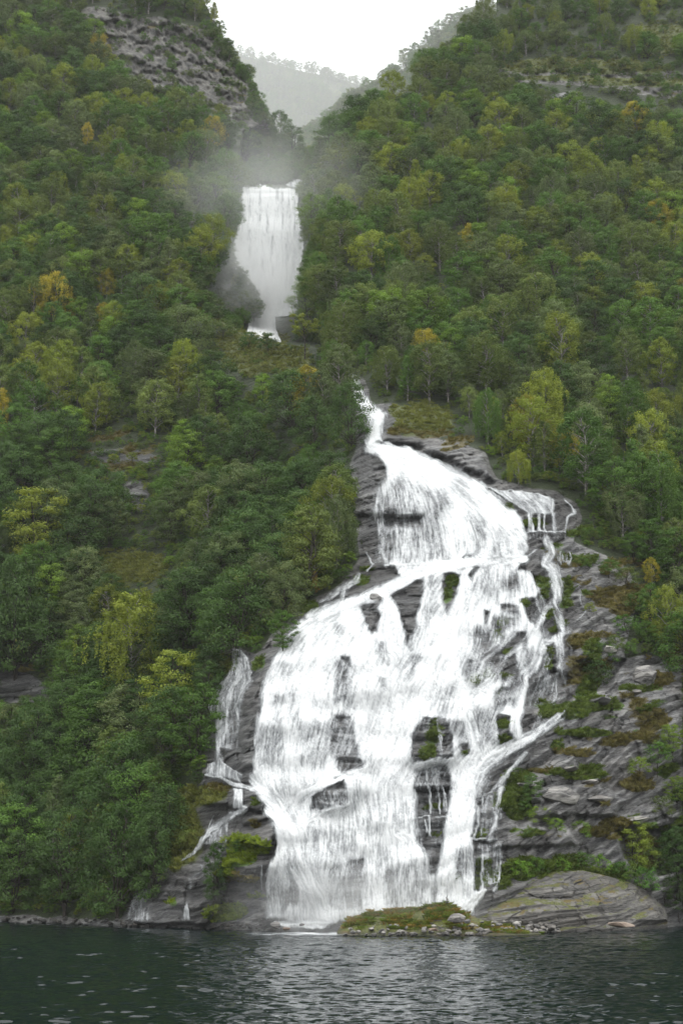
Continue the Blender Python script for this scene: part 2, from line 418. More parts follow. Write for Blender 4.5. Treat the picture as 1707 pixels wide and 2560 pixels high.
rel([(870, 1285), (1060, 1290), (1055, 1322), (880, 1322)], 2.0, 6)
rel([(905, 1098), (960, 1112), (1100, 1160), (1220, 1225), (1190, 1260), (960, 1180)], -1.5, 12)
rel([(930, 1105), (1000, 1020), (1120, 1040), (1210, 1120), (1230, 1200), (1130, 1150), (1030, 1112)], -4.0, 10)   # knoll right of the chute
rel([(1299, 1411), (1350, 1404), (1373, 1440), (1335, 1442)], -1.2, 4)
rel([(1236, 1785), (1280, 1791), (1284, 1846), (1249, 1861)], -1.2, 6)
rel([(1325, 1721), (1383, 1670), (1425, 1700), (1425, 1770), (1325, 1779)], 2.0, 8)
rel([(1430, 1600), (1560, 1600), (1560, 1650), (1440, 1650)], -1.0, 6)
rel([(1440, 1655), (1560, 1650), (1520, 1720), (1440, 1740)], 1.8, 7)
rel([(1300, 1770), (1450, 1770), (1707, 1660), (1707, 1900), (1500, 1960), (1300, 1960)], -1.0, 14)
rel([(1330, 1970), (1480, 1962), (1560, 2000), (1540, 2040), (1330, 2040)], -2.0, 6)
rel([(1540, 2075), (1707, 2070), (1707, 2180), (1590, 2190), (1560, 2130)], 4.5, 10)                                   # dark hollow
rel([(1230, 2060), (1420, 2075), (1440, 2110), (1230, 2120)], -1.4, 5)
rel([(680, 1975), (790, 1960), (790, 2040), (700, 2060)], 1.2, 12)
rel([(790, 1950), (870, 1935), (905, 1960), (870, 2020), (790, 2035)], -1.4, 10)
rel([(1035, 1975), (1125, 1968), (1110, 2090), (1060, 2100), (1038, 2030)], 1.3, 8)
rel([(820, 2150), (920, 2145), (1000, 2170), (1000, 2270), (820, 2270)], .9, 10)
rel([(560, 1640), (630, 1650), (600, 1740), (600, 1870), (540, 1870), (520, 1760)], 1.2, 10)
rel([(600, 1740), (650, 1720), (650, 1900), (600, 1930)], -1.0, 8)
rel([(860, 1490), (960, 1440), (990, 1430), (930, 1490), (860, 1520)], -.8, 8)

# cover maps: moss, heath, grass, wood floor, wet, crag
moss, heath, grass, rocky, wet, crag = (full.new() for _ in range(6))
ROCKY = [  # bare rock: the fall's face, the slabs to its right, the crag, rock bands
    [(884, 935), (905, 935), (935, 1010), (990, 1010), (1100, 1085), (1220, 1130), (1240, 1200), (1390, 1230), (1450, 1260), (1460, 1300),
     (1430, 1350), (1500, 1380), (1560, 1420), (1600, 1470), (1580, 1560), (1560, 1640), (1707, 1640), (1707, 2330), (-420, 2380), (-420, 2296),
     (0, 2285), (300, 2300), (330, 2230), (420, 2140), (470, 2090), (480, 2010), (500, 1965), (510, 1900), (520, 1760), (560, 1680), (580, 1610),
     (640, 1640), (680, 1590), (760, 1510), (850, 1460), (900, 1400), (880, 1280), (872, 1160), (892, 1100)],
    pk([(165, 20), (240, 110), (300, 190), (370, 215), (440, 225), (500, 265), (560, 300), (620, 300), (622, 200), (570, 125), (500, 75), (400, 45), (300, 30), (230, 15)]),
    pk([(1130, 160), (1250, 140), (1400, 150), (1568, 165), (1700, 160), (1900, 170), (1900, 250), (1568, 235), (1450, 215), (1300, 195), (1160, 190)]),
    pk([(1240, 215), (1330, 210), (1350, 245), (1260, 240)]),
    pk([(210, 1036), (300, 1028), (372, 1048), (352, 1072), (262, 1062), (212, 1052)]),
    pk([(276, 1108), (330, 1100), (346, 1140), (330, 1176), (286, 1160)]),
    pk([(0, 1535), (70, 1545), (120, 1580), (100, 1615), (-30, 1620)]),
    pk([(110, 1470), (160, 1470), (150, 1500), (110, 1500)])]
for p in ROCKY: rocky.poly(p, 1, 'max', wob=8)
crag.poly(ROCKY[1], 1, 'max', soft=8); crag.poly(ROCKY[2], .7, 'max', soft=8)
for p in [  # rock and knoll already under grass or trees
    [(985, 1008), (1060, 1000), (1120, 1020), (1190, 1080), (1225, 1120), (1120, 1100), (1020, 1092), (995, 1060)]]: rocky.poly(p, 0, 'set', wob=6)
def blobs(r, lst, v=1.0):
    for x, y, w, h in lst:
        r.poly([(x + w / 2 * math.cos(a), y + h / 2 * math.sin(a)) for a in np.linspace(0, 6.28, 13)[:-1]], v, 'max', wob=min(w, h) * .22 + 2, soft=min(w, h) * .2 + 1)
blobs(moss, [(1126, 1449, 34, 34), (1120, 1490, 30, 50), (1355, 1453, 44, 34), (1360, 1485, 26, 30), (1310, 1508, 30, 20), (1410, 1480, 50, 50), (1405, 1505, 40, 30),
             (1370, 1534, 24, 26), (1380, 1575, 24, 16), (1368, 1640, 34, 52), (1190, 1700, 22, 34), (1222, 1690, 26, 50), (1262, 1690, 26, 16), (1268, 1632, 24, 18),
             (1258, 1808, 34, 22), (1262, 1852, 44, 22), (1360, 1763, 60, 22), (1392, 1866, 44, 28), (1240, 1730, 14, 20), (1160, 1885, 18, 16), (1172, 1420, 24, 26),
             (1245, 2000, 30, 40), (1200, 2080, 54, 36), (1215, 2175, 50, 80), (1250, 2190, 60, 70), (1185, 2210, 20, 50), (1320, 2080, 90, 20), (1300, 2170, 120, 50),
             (1400, 2170, 130, 50), (1500, 2190, 130, 40), (1455, 1830, 150, 16), (1400, 1790, 100, 16), (1290, 1940, 80, 50), (1430, 1930, 160, 26), (1290, 2000, 70, 90),
             (1470, 1700, 60, 70), (1480, 1630, 40, 60), (1400, 1560, 30, 20), (1450, 1400, 90, 30), (1470, 1335, 120, 30), (1070, 1890, 40, 60), (1085, 1830, 40, 60),
             (1085, 2020, 60, 14), (1085, 2085, 40, 12), (1140, 2200, 40, 30), (1270, 1268, 24, 14), (1330, 1310, 80, 22), (900, 1450, 50, 34), (920, 1425, 40, 14),
             (1240, 1590, 20, 30), (1255, 1555, 30, 16), (640, 2005, 30, 24), (620, 2115, 120, 60), (600, 2150, 110, 60), (570, 2180, 60, 50), (560, 2275, 110, 50),
             (590, 1660, 20, 60), (650, 1665, 40, 50), (430, 2260, 26, 24), (640, 2240, 60, 10), (1600, 1720, 120, 20), (1500, 1760, 120, 30), (770, 1520, 60, 40)])
blobs(heath, [(1000, 1080, 60, 24), (1080, 1085, 110, 24), (1150, 1110, 120, 40), (1560, 1420, 140, 60), (1540, 1500, 120, 60), (1600, 1480, 90, 50), (1480, 1590, 120, 20),
              (1440, 1600, 50, 40), (1500, 1660, 60, 30), (1560, 1760, 100, 60), (1620, 1800, 120, 50), (1550, 1850, 200, 40), (1650, 1700, 60, 40), (1600, 1960, 90, 50),
              (1440, 1880, 120, 20), (1350, 1925, 60, 16), (1690, 1640, 80, 50), (1380, 2090, 60, 16), (1530, 2060, 80, 30), (600, 2195, 90, 26), (640, 2060, 40, 26),
              (240, 1095, 110, 34), (200, 1125, 90, 40), (300, 1085, 60, 20), (360, 1130, 120, 60), (300, 1170, 120, 50), (550, 1970, 60, 26), (1620, 2130, 60, 90), (1500, 2080, 120, 26),
              (60, 1660, 120, 40), (640, 860, 110, 30), (1390, 1390, 60, 20), (1420, 1410, 60, 16), (1450, 1450, 60, 30)], .9)
blobs(grass, [(1070, 1040, 150, 90), (1040, 1060, 120, 60), (1010, 1030, 90, 40), (650, 850, 160, 50), (560, 780, 110, 90), (700, 880, 160, 40), (460, 2080, 100, 160),
              (500, 1990, 140, 50), (620, 845, 60, 20), (300, 1420, 260, 100), (320, 1500, 160, 60), (1450, 165, 500, 40), (1600, 205, 300, 20), (1400, 195, 260, 12), (1650, 90, 200, 90),
              (560, 1660, 60, 40), (440, 2130, 60, 90), (660, 898, 240, 90), (590, 850, 120, 80), (540, 770, 120, 90)], .9)
blobs(wet, [(900, 1500, 300, 260), (1050, 1350, 320, 240), (1000, 1700, 760, 700), (950, 2100, 620, 420), (560, 1780, 160, 420), (560, 2080, 280, 300), (420, 2240, 300, 160),
            (910, 1130, 120, 220), (310, 1145, 240, 100), (345, 1240, 110, 120), (40, 1720, 200, 110), (1330, 1280, 240, 160), (1360, 1560, 160, 420), (1000, 1070, 200, 120), (670, 640, 240, 420)], 1.0)
wet.blur(24)

# ------------------------------------------------------------------ maps of the falling water
fw = Raster(296, 430, 1480, 2345, 1.25)
u, v = fw.new(0), fw.new(1)
GX, GY = fw.grid()
LE = np.array([(1120, 935), (1200, 955), (1300, 948), (1410, 950), (1440, 930), (1500, 845), (1550, 750), (1600, 708), (1700, 660), (1800, 645), (1900, 634), (1980, 656), (2050, 682), (2140, 686), (2200, 666), (2330, 668)], float)
RE = np.array([(1120, 1000), (1150, 1100), (1200, 1190), (1260, 1260), (1330, 1320), (1430, 1330), (1500, 1350), (1600, 1370), (1750, 1330), (1850, 1290), (1920, 1210), (1980, 1190), (2090, 1180), (2200, 1185), (2330, 1180)], float)
def edge(E, y): return np.interp(y, E[:, 0], E[:, 1])
yy = np.linspace(430, 2345, 1600); le, re_ = edge(LE, yy), edge(RE, yy)
ker = np.ones(61) / 61
le = np.convolve(np.pad(le, 30, 'edge'), ker, 'valid'); re_ = np.convolve(np.pad(re_, 30, 'edge'), ker, 'valid')
dle, dre = np.gradient(le, yy), np.gradient(re_, yy)
s_ = np.clip((GX - np.interp(GY, yy, le)) / np.maximum(np.interp(GY, yy, re_) - np.interp(GY, yy, le), 5), 0, 1)
sl = (1 - s_) * np.interp(GY, yy, dle) + s_ * np.interp(GY, yy, dre)
sl = np.where((GY < 1115) | (GX < 620), 0, np.clip(sl, -1.2, 1.2))
nrm = np.sqrt(1 + sl * sl); u.a = (sl / nrm).astype(np.float32); v.a = (1 / nrm).astype(np.float32)
def fl(pts, w): fw.new().stroke(pts, w, flow=(u, v))
fl([(930, 1115), (1010, 1130), (1140, 1195), (1240, 1265), (1300, 1330)], 70)
fl([(1200, 1395), (1060, 1430), (950, 1475), (840, 1515), (740, 1580)], 44)
fl([(1300, 1395), (1180, 1410), (1080, 1420)], 26)
fl([(1430, 1790), (1330, 1840), (1220, 1905), (1172, 1967)], 40)
fl([(620, 1960), (690, 2020), (740, 2100)], 60)
fl([(905, 1920), (840, 1950), (760, 1985), (700, 2020)], 36)
fl([(862, 2015), (800, 2035), (770, 2060)], 24)
fl([(1100, 1906), (1035, 1915)], 20)
C = fw
MAIN = [(918, 1118), (942, 1112), (968, 1108), (997, 1112), (1028, 1120), (1041, 1132), (1099, 1148), (1143, 1175), (1185, 1197), (1217, 1217), (1223, 1239), (1249, 1258),
        (1290, 1277), (1304, 1301), (1317, 1329), (1321, 1373), (1304, 1403), (1297, 1421), (1325, 1434), (1338, 1459), (1345, 1480), (1345, 1520), (1350, 1570), (1368, 1620),
        (1345, 1670), (1318, 1700), (1312, 1760), (1300, 1840), (1262, 1878), (1215, 1905), (1195, 1945), (1190, 2020), (1178, 2094), (1186, 2180), (1184, 2225), (1207, 2230),
        (1179, 2260), (1169, 2278), (1130, 2290), (927, 2290), (879, 2300), (848, 2308), (806, 2325), (722, 2322), (716, 2300), (667, 2295), (666, 2231), (666, 2196), (674, 2158), (687, 2139),
        (691, 2110), (688, 2081), (682, 2049), (659, 2033), (663, 2001), (656, 1976), (621, 1960), (634, 1919), (637, 1868), (631, 1846), (643, 1807), (653, 1766), (653, 1740),
        (659, 1705), (666, 1677), (688, 1641), (707, 1610), (713, 1592), (731, 1571), (751, 1548), (799, 1528), (843, 1505), (904, 1495), (955, 1464), (1000, 1440), (985, 1418),
        (958, 1412), (945, 1400), (945, 1310), (936, 1270), (936, 1252), (955, 1217), (968, 1178), (955, 1150), (933, 1129)]
C.poly(MAIN, .86, 'max', wob=6, soft=9)
def thin(pts, c, soft=8, wob=7): C.poly(pts, c, 'set', wob=wob, soft=soft * 1.5 + 2)
# lace and gaps in the white
thin([(960, 1205), (1010, 1196), (1100, 1225), (1125, 1262), (1085, 1330), (1000, 1322), (940, 1300), (935, 1260)], .52, 12)
thin([(985, 1288), (1060, 1285), (1052, 1322), (985, 1320)], .22, 7)
thin([(945, 1300), (1000, 1320), (1115, 1325), (1120, 1398), (965, 1412), (942, 1400)], .55, 9)
thin([(1172, 1291), (1213, 1300), (1215, 1347), (1180, 1345)], .66, 12); thin([(1085, 1322), (1111, 1322), (1111, 1383), (1085, 1383)], .62, 10)
thin([(1128, 1419), (1141, 1398), (1177, 1383), (1174, 1403), (1156, 1418)], .30, 5)
thin([(945, 1260), (985, 1262), (985, 1320), (950, 1320)], .25, 5)
thin([(960, 1340), (985, 1335), (980, 1400), (955, 1400)], .30, 6)
thin([(978, 1490), (1032, 1456), (1067, 1436), (1083, 1441), (1057, 1469), (1049, 1515), (1044, 1553), (1055, 1574), (1042, 1604), (1029, 1627), (1016, 1612), (1006, 1566), (993, 1515)], .02, 4)
thin([(899, 1515), (930, 1487), (958, 1495), (942, 1523), (947, 1541), (937, 1576), (927, 1581), (912, 1548)], .04, 4)
thin([(1108, 1434), (1149, 1434), (1144, 1462), (1136, 1498), (1118, 1533), (1105, 1508), (1103, 1470)], .03, 4)
thin([(1169, 1434), (1190, 1416), (1202, 1416), (1178, 1450)], .1, 4)
thin([(1055, 1440), (1100, 1434), (1103, 1470), (1100, 1520), (1060, 1600), (1046, 1560), (1052, 1500)], .66, 6)
thin([(1302, 1495), (1325, 1490), (1340, 1495), (1348, 1541), (1338, 1566), (1320, 1541)], .06, 4)
thin([(1248, 1510), (1292, 1510), (1297, 1536), (1253, 1538)], .26, 5); thin([(1210, 1523), (1223, 1528), (1220, 1559), (1213, 1569)], .12, 4)
thin([(1233, 1541), (1297, 1541), (1284, 1569), (1238, 1595)], .44, 6)
thin([(1259, 1610), (1281, 1584), (1315, 1582), (1310, 1597), (1289, 1615), (1264, 1638), (1243, 1640)], .08, 4)
thin([(1190, 1440), (1320, 1436), (1340, 1480), (1300, 1490), (1190, 1500)], .68, 10)
thin([(1185, 1686), (1207, 1657), (1236, 1664), (1230, 1692), (1210, 1718), (1191, 1718)], .08, 5)
thin([(1252, 1654), (1287, 1629), (1293, 1654), (1277, 1683), (1249, 1699)], .10, 5)
thin([(1233, 1734), (1249, 1715), (1281, 1715), (1287, 1759), (1242, 1779), (1230, 1791)], .32, 6)
thin([(1236, 1785), (1274, 1791), (1277, 1823), (1284, 1846), (1249, 1861), (1242, 1823)], .04, 4)
thin([(1170, 1660), (1240, 1620), (1240, 1700), (1180, 1740)], .52, 8); thin([(1160, 1640), (1190, 1650), (1180, 1700), (1158, 1690)], .4, 6)
thin([(1190, 1760), (1240, 1790), (1245, 1860), (1195, 1865), (1180, 1800)], .5, 8)
thin([(1025, 1887), (1032, 1836), (1060, 1794), (1086, 1788), (1127, 1798), (1127, 1830), (1131, 1890), (1080, 1901), (1032, 1909)], .16, 5)
thin([(1130, 1800), (1165, 1800), (1175, 1880), (1140, 1890)], .48, 6); thin([(1150, 1865), (1166, 1865), (1172, 1884), (1156, 1890)], .1, 4)
thin([(1036, 1924), (1112, 1908), (1134, 1957), (1128, 1975), (1038, 1975)], .36, 5)
thin([(1038, 1970), (1127, 1966), (1121, 2001), (1119, 2036), (1108, 2087), (1105, 2113), (1092, 2183), (1073, 2196), (1067, 2138), (1041, 2103), (1035, 2024)], .12, 6)
thin([(1000, 2160), (1064, 2150), (1070, 2266), (1000, 2266)], .52, 9); thin([(1134, 2113), (1179, 2113), (1179, 2196), (1134, 2196)], .56, 8)
thin([(1075, 2196), (1094, 2190), (1096, 2260), (1070, 2260)], .5, 8)
thin([(785, 1966), (830, 1960), (864, 1960), (862, 2017), (800, 2030), (775, 2030)], .36, 5); thin([(835, 1945), (860, 1937), (862, 1975), (838, 1975)], .2, 4)
thin([(717, 2183), (742, 2180), (747, 2263), (715, 2263)], .38, 6); thin([(672, 2200), (716, 2200), (712, 2290), (670, 2285)], .6, 6)
thin([(816, 2167), (870, 2150), (915, 2150), (910, 2272), (820, 2272)], .50, 8); thin([(868, 2145), (912, 2150), (898, 2272), (862, 2272)], .40, 6)
thin([(915, 2040), (958, 2040), (950, 2090), (918, 2090)], .62, 8); thin([(962, 2177), (1000, 2170), (1000, 2266), (960, 2266)], .52, 8)
thin([(650, 1810), (700, 1786), (715, 1850), (702, 1920), (640, 1912)], .58, 9); thin([(740, 1805), (818, 1805), (818, 1920), (745, 1925)], .62, 10)
thin([(830, 1785), (880, 1782), (903, 1900), (905, 1922), (850, 1925), (822, 1880)], .36, 6); thin([(850, 1890), (905, 1898), (905, 1920), (852, 1925)], .2, 5)
thin([(838, 1650), (872, 1655), (875, 1755), (838, 1755)], .50, 6); thin([(868, 1640), (876, 1668), (866, 1664), (850, 1640)], .2, 4)
thin([(680, 1738), (717, 1738), (717, 1760), (682, 1762)], .5, 5)
thin([(937, 1600), (965, 1600), (972, 1664), (948, 1660)], .5, 6); thin([(946, 1690), (972, 1695), (975, 1728), (950, 1725)], .46, 6)
thin([(712, 1592), (755, 1580), (750, 1628), (708, 1640)], .6, 7); thin([(838, 1560), (858, 1562), (858, 1584), (840, 1584)], .5, 5)
thin([(1030, 1640), (1060, 1640), (1050, 1690), (1025, 1690)], .52, 7); thin([(1060, 1610), (1110, 1600), (1100, 1640), (1070, 1650)], .6, 7)
thin([(1090, 1720), (1140, 1710), (1150, 1780), (1100, 1790)], .66, 9); thin([(700, 1660), (760, 1640), (760, 1670), (700, 1690)], .7, 8)
thin([(775, 2080), (860, 2060), (860, 2140), (790, 2150)], .72, 10); thin([(900, 1980), (1030, 1990), (1030, 2080), (900, 2060)], .70, 12)
# thin films between the braided streams on the right
for p in ([(1345, 1470), (1370, 1500), (1352, 1560), (1380, 1600), (1370, 1680), (1430, 1690), (1428, 1750), (1320, 1770), (1300, 1700), (1340, 1640), (1330, 1560)], [(1385, 1380), (1425, 1385), (1430, 1415), (1390, 1415)],
          [(1240, 1960), (1262, 1960), (1250, 2060), (1232, 2095), (1195, 2095), (1205, 2000)], [(1190, 2105), (1250, 2105), (1252, 2215), (1195, 2225)], [(1330, 1800), (1430, 1770), (1440, 1800), (1350, 1840), (1300, 1870)]):
    C.poly(p, .30, 'max', wob=7, soft=8)
# streams, strands and ledges of white
S = lambda p, w, c=.95, wob=3.0: C.stroke(p, np.asarray(w) * (1.12 if c > .9 else 1.8), c * (.97 if c > .9 else .74), wob=max(wob, 4.0), flow=(u, v))
S([(884, 945), (895, 985), (915, 1020), (940, 1042), (938, 1080), (930, 1118)], [16, 30, 40, 46, 44, 40], 1)
S([(930, 1115), (1010, 1135), (1140, 1200), (1230, 1265), (1280, 1330)], [24, 40, 60, 60, 50], .98, 4)
S([(953, 1262), (955, 1320), (953, 1380), (962, 1410)], [8, 12, 10, 14], .8)
S([(965, 1411), (1060, 1409), (1180, 1400), (1300, 1395)], [6, 10, 22, 26], 1)
S([(1310, 1396), (1180, 1408), (1100, 1424), (1024, 1444), (955, 1478), (904, 1500), (843, 1518), (780, 1545)], [26, 28, 22, 26, 34, 36, 34, 40], 1)
S([(899, 1436), (892, 1452), (863, 1468), (828, 1492), (799, 1505)], [8, 14, 12, 12, 8], .75)
S([(917, 1382), (926, 1400), (930, 1412), (917, 1428)], 5, .8); S([(862, 1466), (855, 1500), (850, 1510)], 12, .6)
S([(960, 1500), (968, 1530), (965, 1570), (975, 1620), (1000, 1640)], [16, 22, 26, 34, 40], .78)
S([(1075, 1440), (1065, 1500), (1060, 1560), (1040, 1620), (1000, 1680)], [14, 18, 22, 30, 40], .85)
S([(1160, 1430), (1150, 1490), (1120, 1560), (1080, 1640), (1040, 1700)], [20, 30, 40, 50, 50], .95, 4)
S([(1368, 1350), (1378, 1383), (1363, 1406), (1383, 1424), (1389, 1457), (1391, 1490), (1381, 1512), (1361, 1528), (1348, 1562), (1334, 1578)], [16, 18, 24, 22, 24, 20, 18, 12, 14, 16], .84)
S([(1383, 1512), (1399, 1551), (1411, 1579), (1394, 1597), (1355, 1610), (1344, 1625)], [14, 18, 22, 16, 12, 14], .8)
S([(1396, 1600), (1402, 1630), (1405, 1650), (1404, 1672), (1412, 1690), (1419, 1712), (1421, 1755)], [22, 22, 16, 18, 18, 12, 6], .78)
S([(1415, 1600), (1426, 1625), (1427, 1664)], 6, .7); S([(1404, 1675), (1391, 1690), (1389, 1755)], [14, 6, 3], .6)
S([(1335, 1575), (1320, 1600), (1270, 1640), (1249, 1668), (1225, 1702), (1182, 1737), (1168, 1779), (1185, 1830), (1195, 1865)], [22, 20, 12, 13, 16, 20, 26, 24, 30], .9)
S([(1350, 1605), (1335, 1650), (1308, 1690), (1313, 1715), (1301, 1753), (1292, 1800), (1294, 1838)], [20, 30, 30, 20, 26, 22, 30], .92)
S([(1300, 1650), (1288, 1690)], 6, .6)
S([(1290, 1576), (1270, 1600), (1220, 1640)], [10, 14, 20], .8)
S([(1424, 1756), (1395, 1790), (1367, 1815), (1330, 1842), (1271, 1874), (1223, 1903), (1200, 1925), (1172, 1970)], [6, 14, 16, 20, 26, 34, 46, 60], .9)
S([(1440, 1786), (1405, 1797), (1370, 1822), (1345, 1846)], [4, 8, 7, 4], .7)
S([(1353, 1785), (1340, 1810), (1335, 1825)], 10, .5)
S([(1316, 1881), (1293, 1906), (1274, 1925), (1252, 1960), (1241, 2024), (1236, 2065), (1222, 2097)], [8, 14, 10, 14, 9, 12, 16], .72)
S([(1252, 1960), (1218, 1985), (1207, 1995), (1204, 2030)], [10, 8, 6, 4], .6); S([(1195, 2017), (1196, 2056), (1182, 2094)], [8, 7, 5], .65)
S([(1182, 2097), (1242, 2097)], 5, .7); S([(1249, 2107), (1250, 2150), (1249, 2196), (1236, 2228)], [5, 6, 5, 8], .62); S([(1204, 2138), (1205, 2180), (1204, 2226)], [6, 7, 8], .75)
for x in (1219, 1226, 1233, 1240): S([(x, 2110), (x + 1, 2185)], 3, .35)
S([(1220, 2215), (1245, 2205)], 4, .5); S([(1209, 2226), (1179, 2258), (1150, 2285)], [12, 34, 60], .95)
C.poly([(1223, 1222), (1258, 1225), (1312, 1229), (1350, 1236), (1375, 1243), (1381, 1287), (1320, 1286), (1290, 1265), (1265, 1250)], .55, 'max', wob=2, soft=2)
S([(1222, 1220), (1262, 1227), (1312, 1230), (1350, 1237), (1376, 1245)], 3, .8)
for x, a, b, w in ((1322, 1286, 1328, 7), (1329, 1286, 1328, 5), (1345, 1284, 1328, 7), (1360, 1286, 1328, 4), (1381, 1250, 1290, 8), (1385, 1288, 1330, 8)): S([(x, a), (x + 2, b)], w, .8)
S([(1317, 1330), (1414, 1329)], 4, .8)
for x in range(1322, 1415, 9): S([(x, 1330), (x + 1, 1346 + (x * 7) % 9)], 3, .45)
S([(1409, 1250), (1428, 1263), (1435, 1286), (1418, 1294), (1413, 1328)], [3, 6, 7, 6, 5], .6)
S([(1340, 1375), (1320, 1392), (1300, 1405)], [6, 6, 12], .6)
for p in ([(1400, 1380), (1395, 1400), (1402, 1412)], [(1420, 1380), (1428, 1395), (1420, 1410)], [(1448, 1485), (1452, 1510), (1465, 1528)], [(1465, 1525), (1450, 1545), (1432, 1558)]): S(p, 3.5, .55)
S([(1092, 1791), (1098, 1830), (1105, 1887)], [6, 9, 10], .6); S([(1110, 1905), (1060, 1914), (1032, 1918)], 6, .85)
for p in ([(1070, 1960), (1076, 1995), (1075, 2034)], [(1092, 1960), (1099, 1990), (1099, 2034)], [(1104, 1962), (1112, 1985), (1112, 2030)], [(1062, 2050), (1067, 2080)], [(1073, 2040), (1074, 2090)], [(1066, 1930), (1068, 1970)], [(1088, 1925), (1094, 1965)]): S(p, 5, .68)
S([(1090, 2042), (1121, 2040)], 6, .7); S([(1035, 2045), (1075, 2040)], 4, .5)
S([(1041, 2105), (1058, 2120), (1066, 2150), (1069, 2220)], [6, 8, 9, 12], .8)
S([(1160, 1950), (1150, 2030), (1140, 2094), (1120, 2180), (1110, 2270)], [64, 60, 56, 50, 70], .97, 5)
S([(1175, 2094), (1178, 2150), (1182, 2220)], [8, 8, 12], .7)
S([(1020, 1910), (985, 1960), (990, 2080), (1015, 2100), (1010, 2130)], [30, 40, 26, 20, 16], .9, 5)
S([(905, 1922), (862, 1940), (800, 1970), (730, 2000)], [8, 14, 22, 34], .95); S([(868, 2016), (815, 2032), (775, 2052)], [5, 8, 14], .9)
S([(720, 1800), (720, 1900), (730, 1990)], [24, 26, 40], .92, 4)
S([(640, 1962), (690, 2010), (730, 2080), (740, 2160), (790, 2230)], [30, 56, 80, 80, 60], .98, 6)
S([(760, 2160), (800, 2290)], [30, 40], .95, 4); S([(930, 2130), (945, 2260)], [20, 26], .9, 4)
S([(690, 2310), (760, 2312), (840, 2306)], [14, 26, 12], 1)
S([(651, 2164), (654, 2202), (653, 2235)], 4, .6)
S([(667, 2296), (690, 2295)], 5, .8)
# the fall on the left and its cascades
C.poly([(583, 1619), (600, 1622), (624, 1645), (631, 1696), (605, 1740), (600, 1785), (585, 1807), (578, 1874), (538, 1874), (541, 1804), (516, 1770), (541, 1715), (573, 1686), (584, 1650)], .50, 'max', wob=3, soft=4)
thin([(575, 1760), (605, 1740), (603, 1870), (560, 1870)], .22, 6); thin([(590, 1630), (604, 1630), (602, 1660), (590, 1660)], .2, 4); thin([(580, 1705), (600, 1700), (590, 1735), (578, 1730)], .4, 4)
S([(584, 1625), (588, 1650), (582, 1680), (574, 1700), (556, 1740), (548, 1800), (545, 1868), (548, 1905)], [6, 10, 10, 14, 20, 16, 12, 14], .72)
S([(612, 1645), (620, 1680), (625, 1700), (600, 1738), (590, 1775), (596, 1800)], [10, 14, 16, 10, 6, 3], .7)
S([(598, 1650), (603, 1690), (585, 1710)], 12, .7)
C.poly([(519, 1909), (551, 1900), (608, 1938), (605, 1956), (560, 1945), (513, 1938)], .52, 'max', wob=3, soft=3)
S([(513, 1938), (548, 1944), (580, 1958), (605, 1967), (653, 1976)], [4, 7, 9, 10, 12], .9)
C.poly([(583, 1971), (608, 1971), (608, 2021), (583, 2024)], .62, 'max', wob=2, soft=3)
S([(610, 2022), (566, 2049), (524, 2080), (502, 2110), (488, 2133), (451, 2153)], [12, 14, 12, 12, 9, 5], .78)
C.poly([(572, 2052), (569, 2110), (505, 2112), (530, 2080)], .42, 'max', wob=2, soft=3); S([(566, 2108), (556, 2122), (547, 2135)], 7, .6)
S([(535, 2040), (520, 2075)], 4, .5); S([(503, 2150), (504, 2180), (478, 2195), (475, 2222)], [5, 4, 8, 6], .55)
C.poly([(398, 2196), (375, 2207), (350, 2225), (325, 2259), (314, 2303), (378, 2306), (381, 2237)], .38, 'max', wob=3, soft=4)
S([(398, 2190), (380, 2215), (366, 2240), (362, 2303)], [4, 6, 8, 14], .48); S([(376, 2209), (348, 2232), (326, 2265), (318, 2303)], 5, .45)
C.poly([(466, 2250), (454, 2302), (475, 2302), (472, 2260)], .58, 'max', wob=2, soft=2)
# the upper fall
C.poly([(600, 472), (607, 467), (648, 468), (662, 462), (689, 473), (703, 469), (744, 472), (750, 481), (744, 518), (752, 559), (759, 583), (759, 624), (752, 675), (746, 726), (745, 781),
        (713, 792), (654, 796), (640, 730), (600, 690), (580, 660), (585, 604), (593, 563), (603, 542), (603, 502)], .92, 'max', wob=2, soft=3)
thin([(595, 480), (606, 480), (604, 545), (592, 560)], .4, 4)
for x, a, b, w in ((650, 470, 540, 5), (692, 478, 540, 6), (706, 490, 560, 5), (722, 480, 530, 5), (624, 490, 530, 4), (622, 585, 640, 6), (668, 520, 570, 4), (735, 500, 560, 4), (680, 600, 680, 5), (715, 620, 700, 5), (655, 610, 680, 5)):
    C.stroke([(x, a - 8), (x + 1, b + 12)], w * 1.4, .70, 'set', wob=2)
C.poly([(709, 463), (730, 449), (754, 446), (767, 452), (765, 474), (748, 471)], .55, 'max', wob=1.5, soft=2); S([(754, 447), (766, 453), (762, 474)], 5, .85, 1)
C.poly([(624, 798), (654, 788), (689, 792), (691, 824), (705, 858), (662, 850), (616, 836)], .95, 'max', wob=2, soft=3); S([(579, 562), (590, 570)], 7, .6)
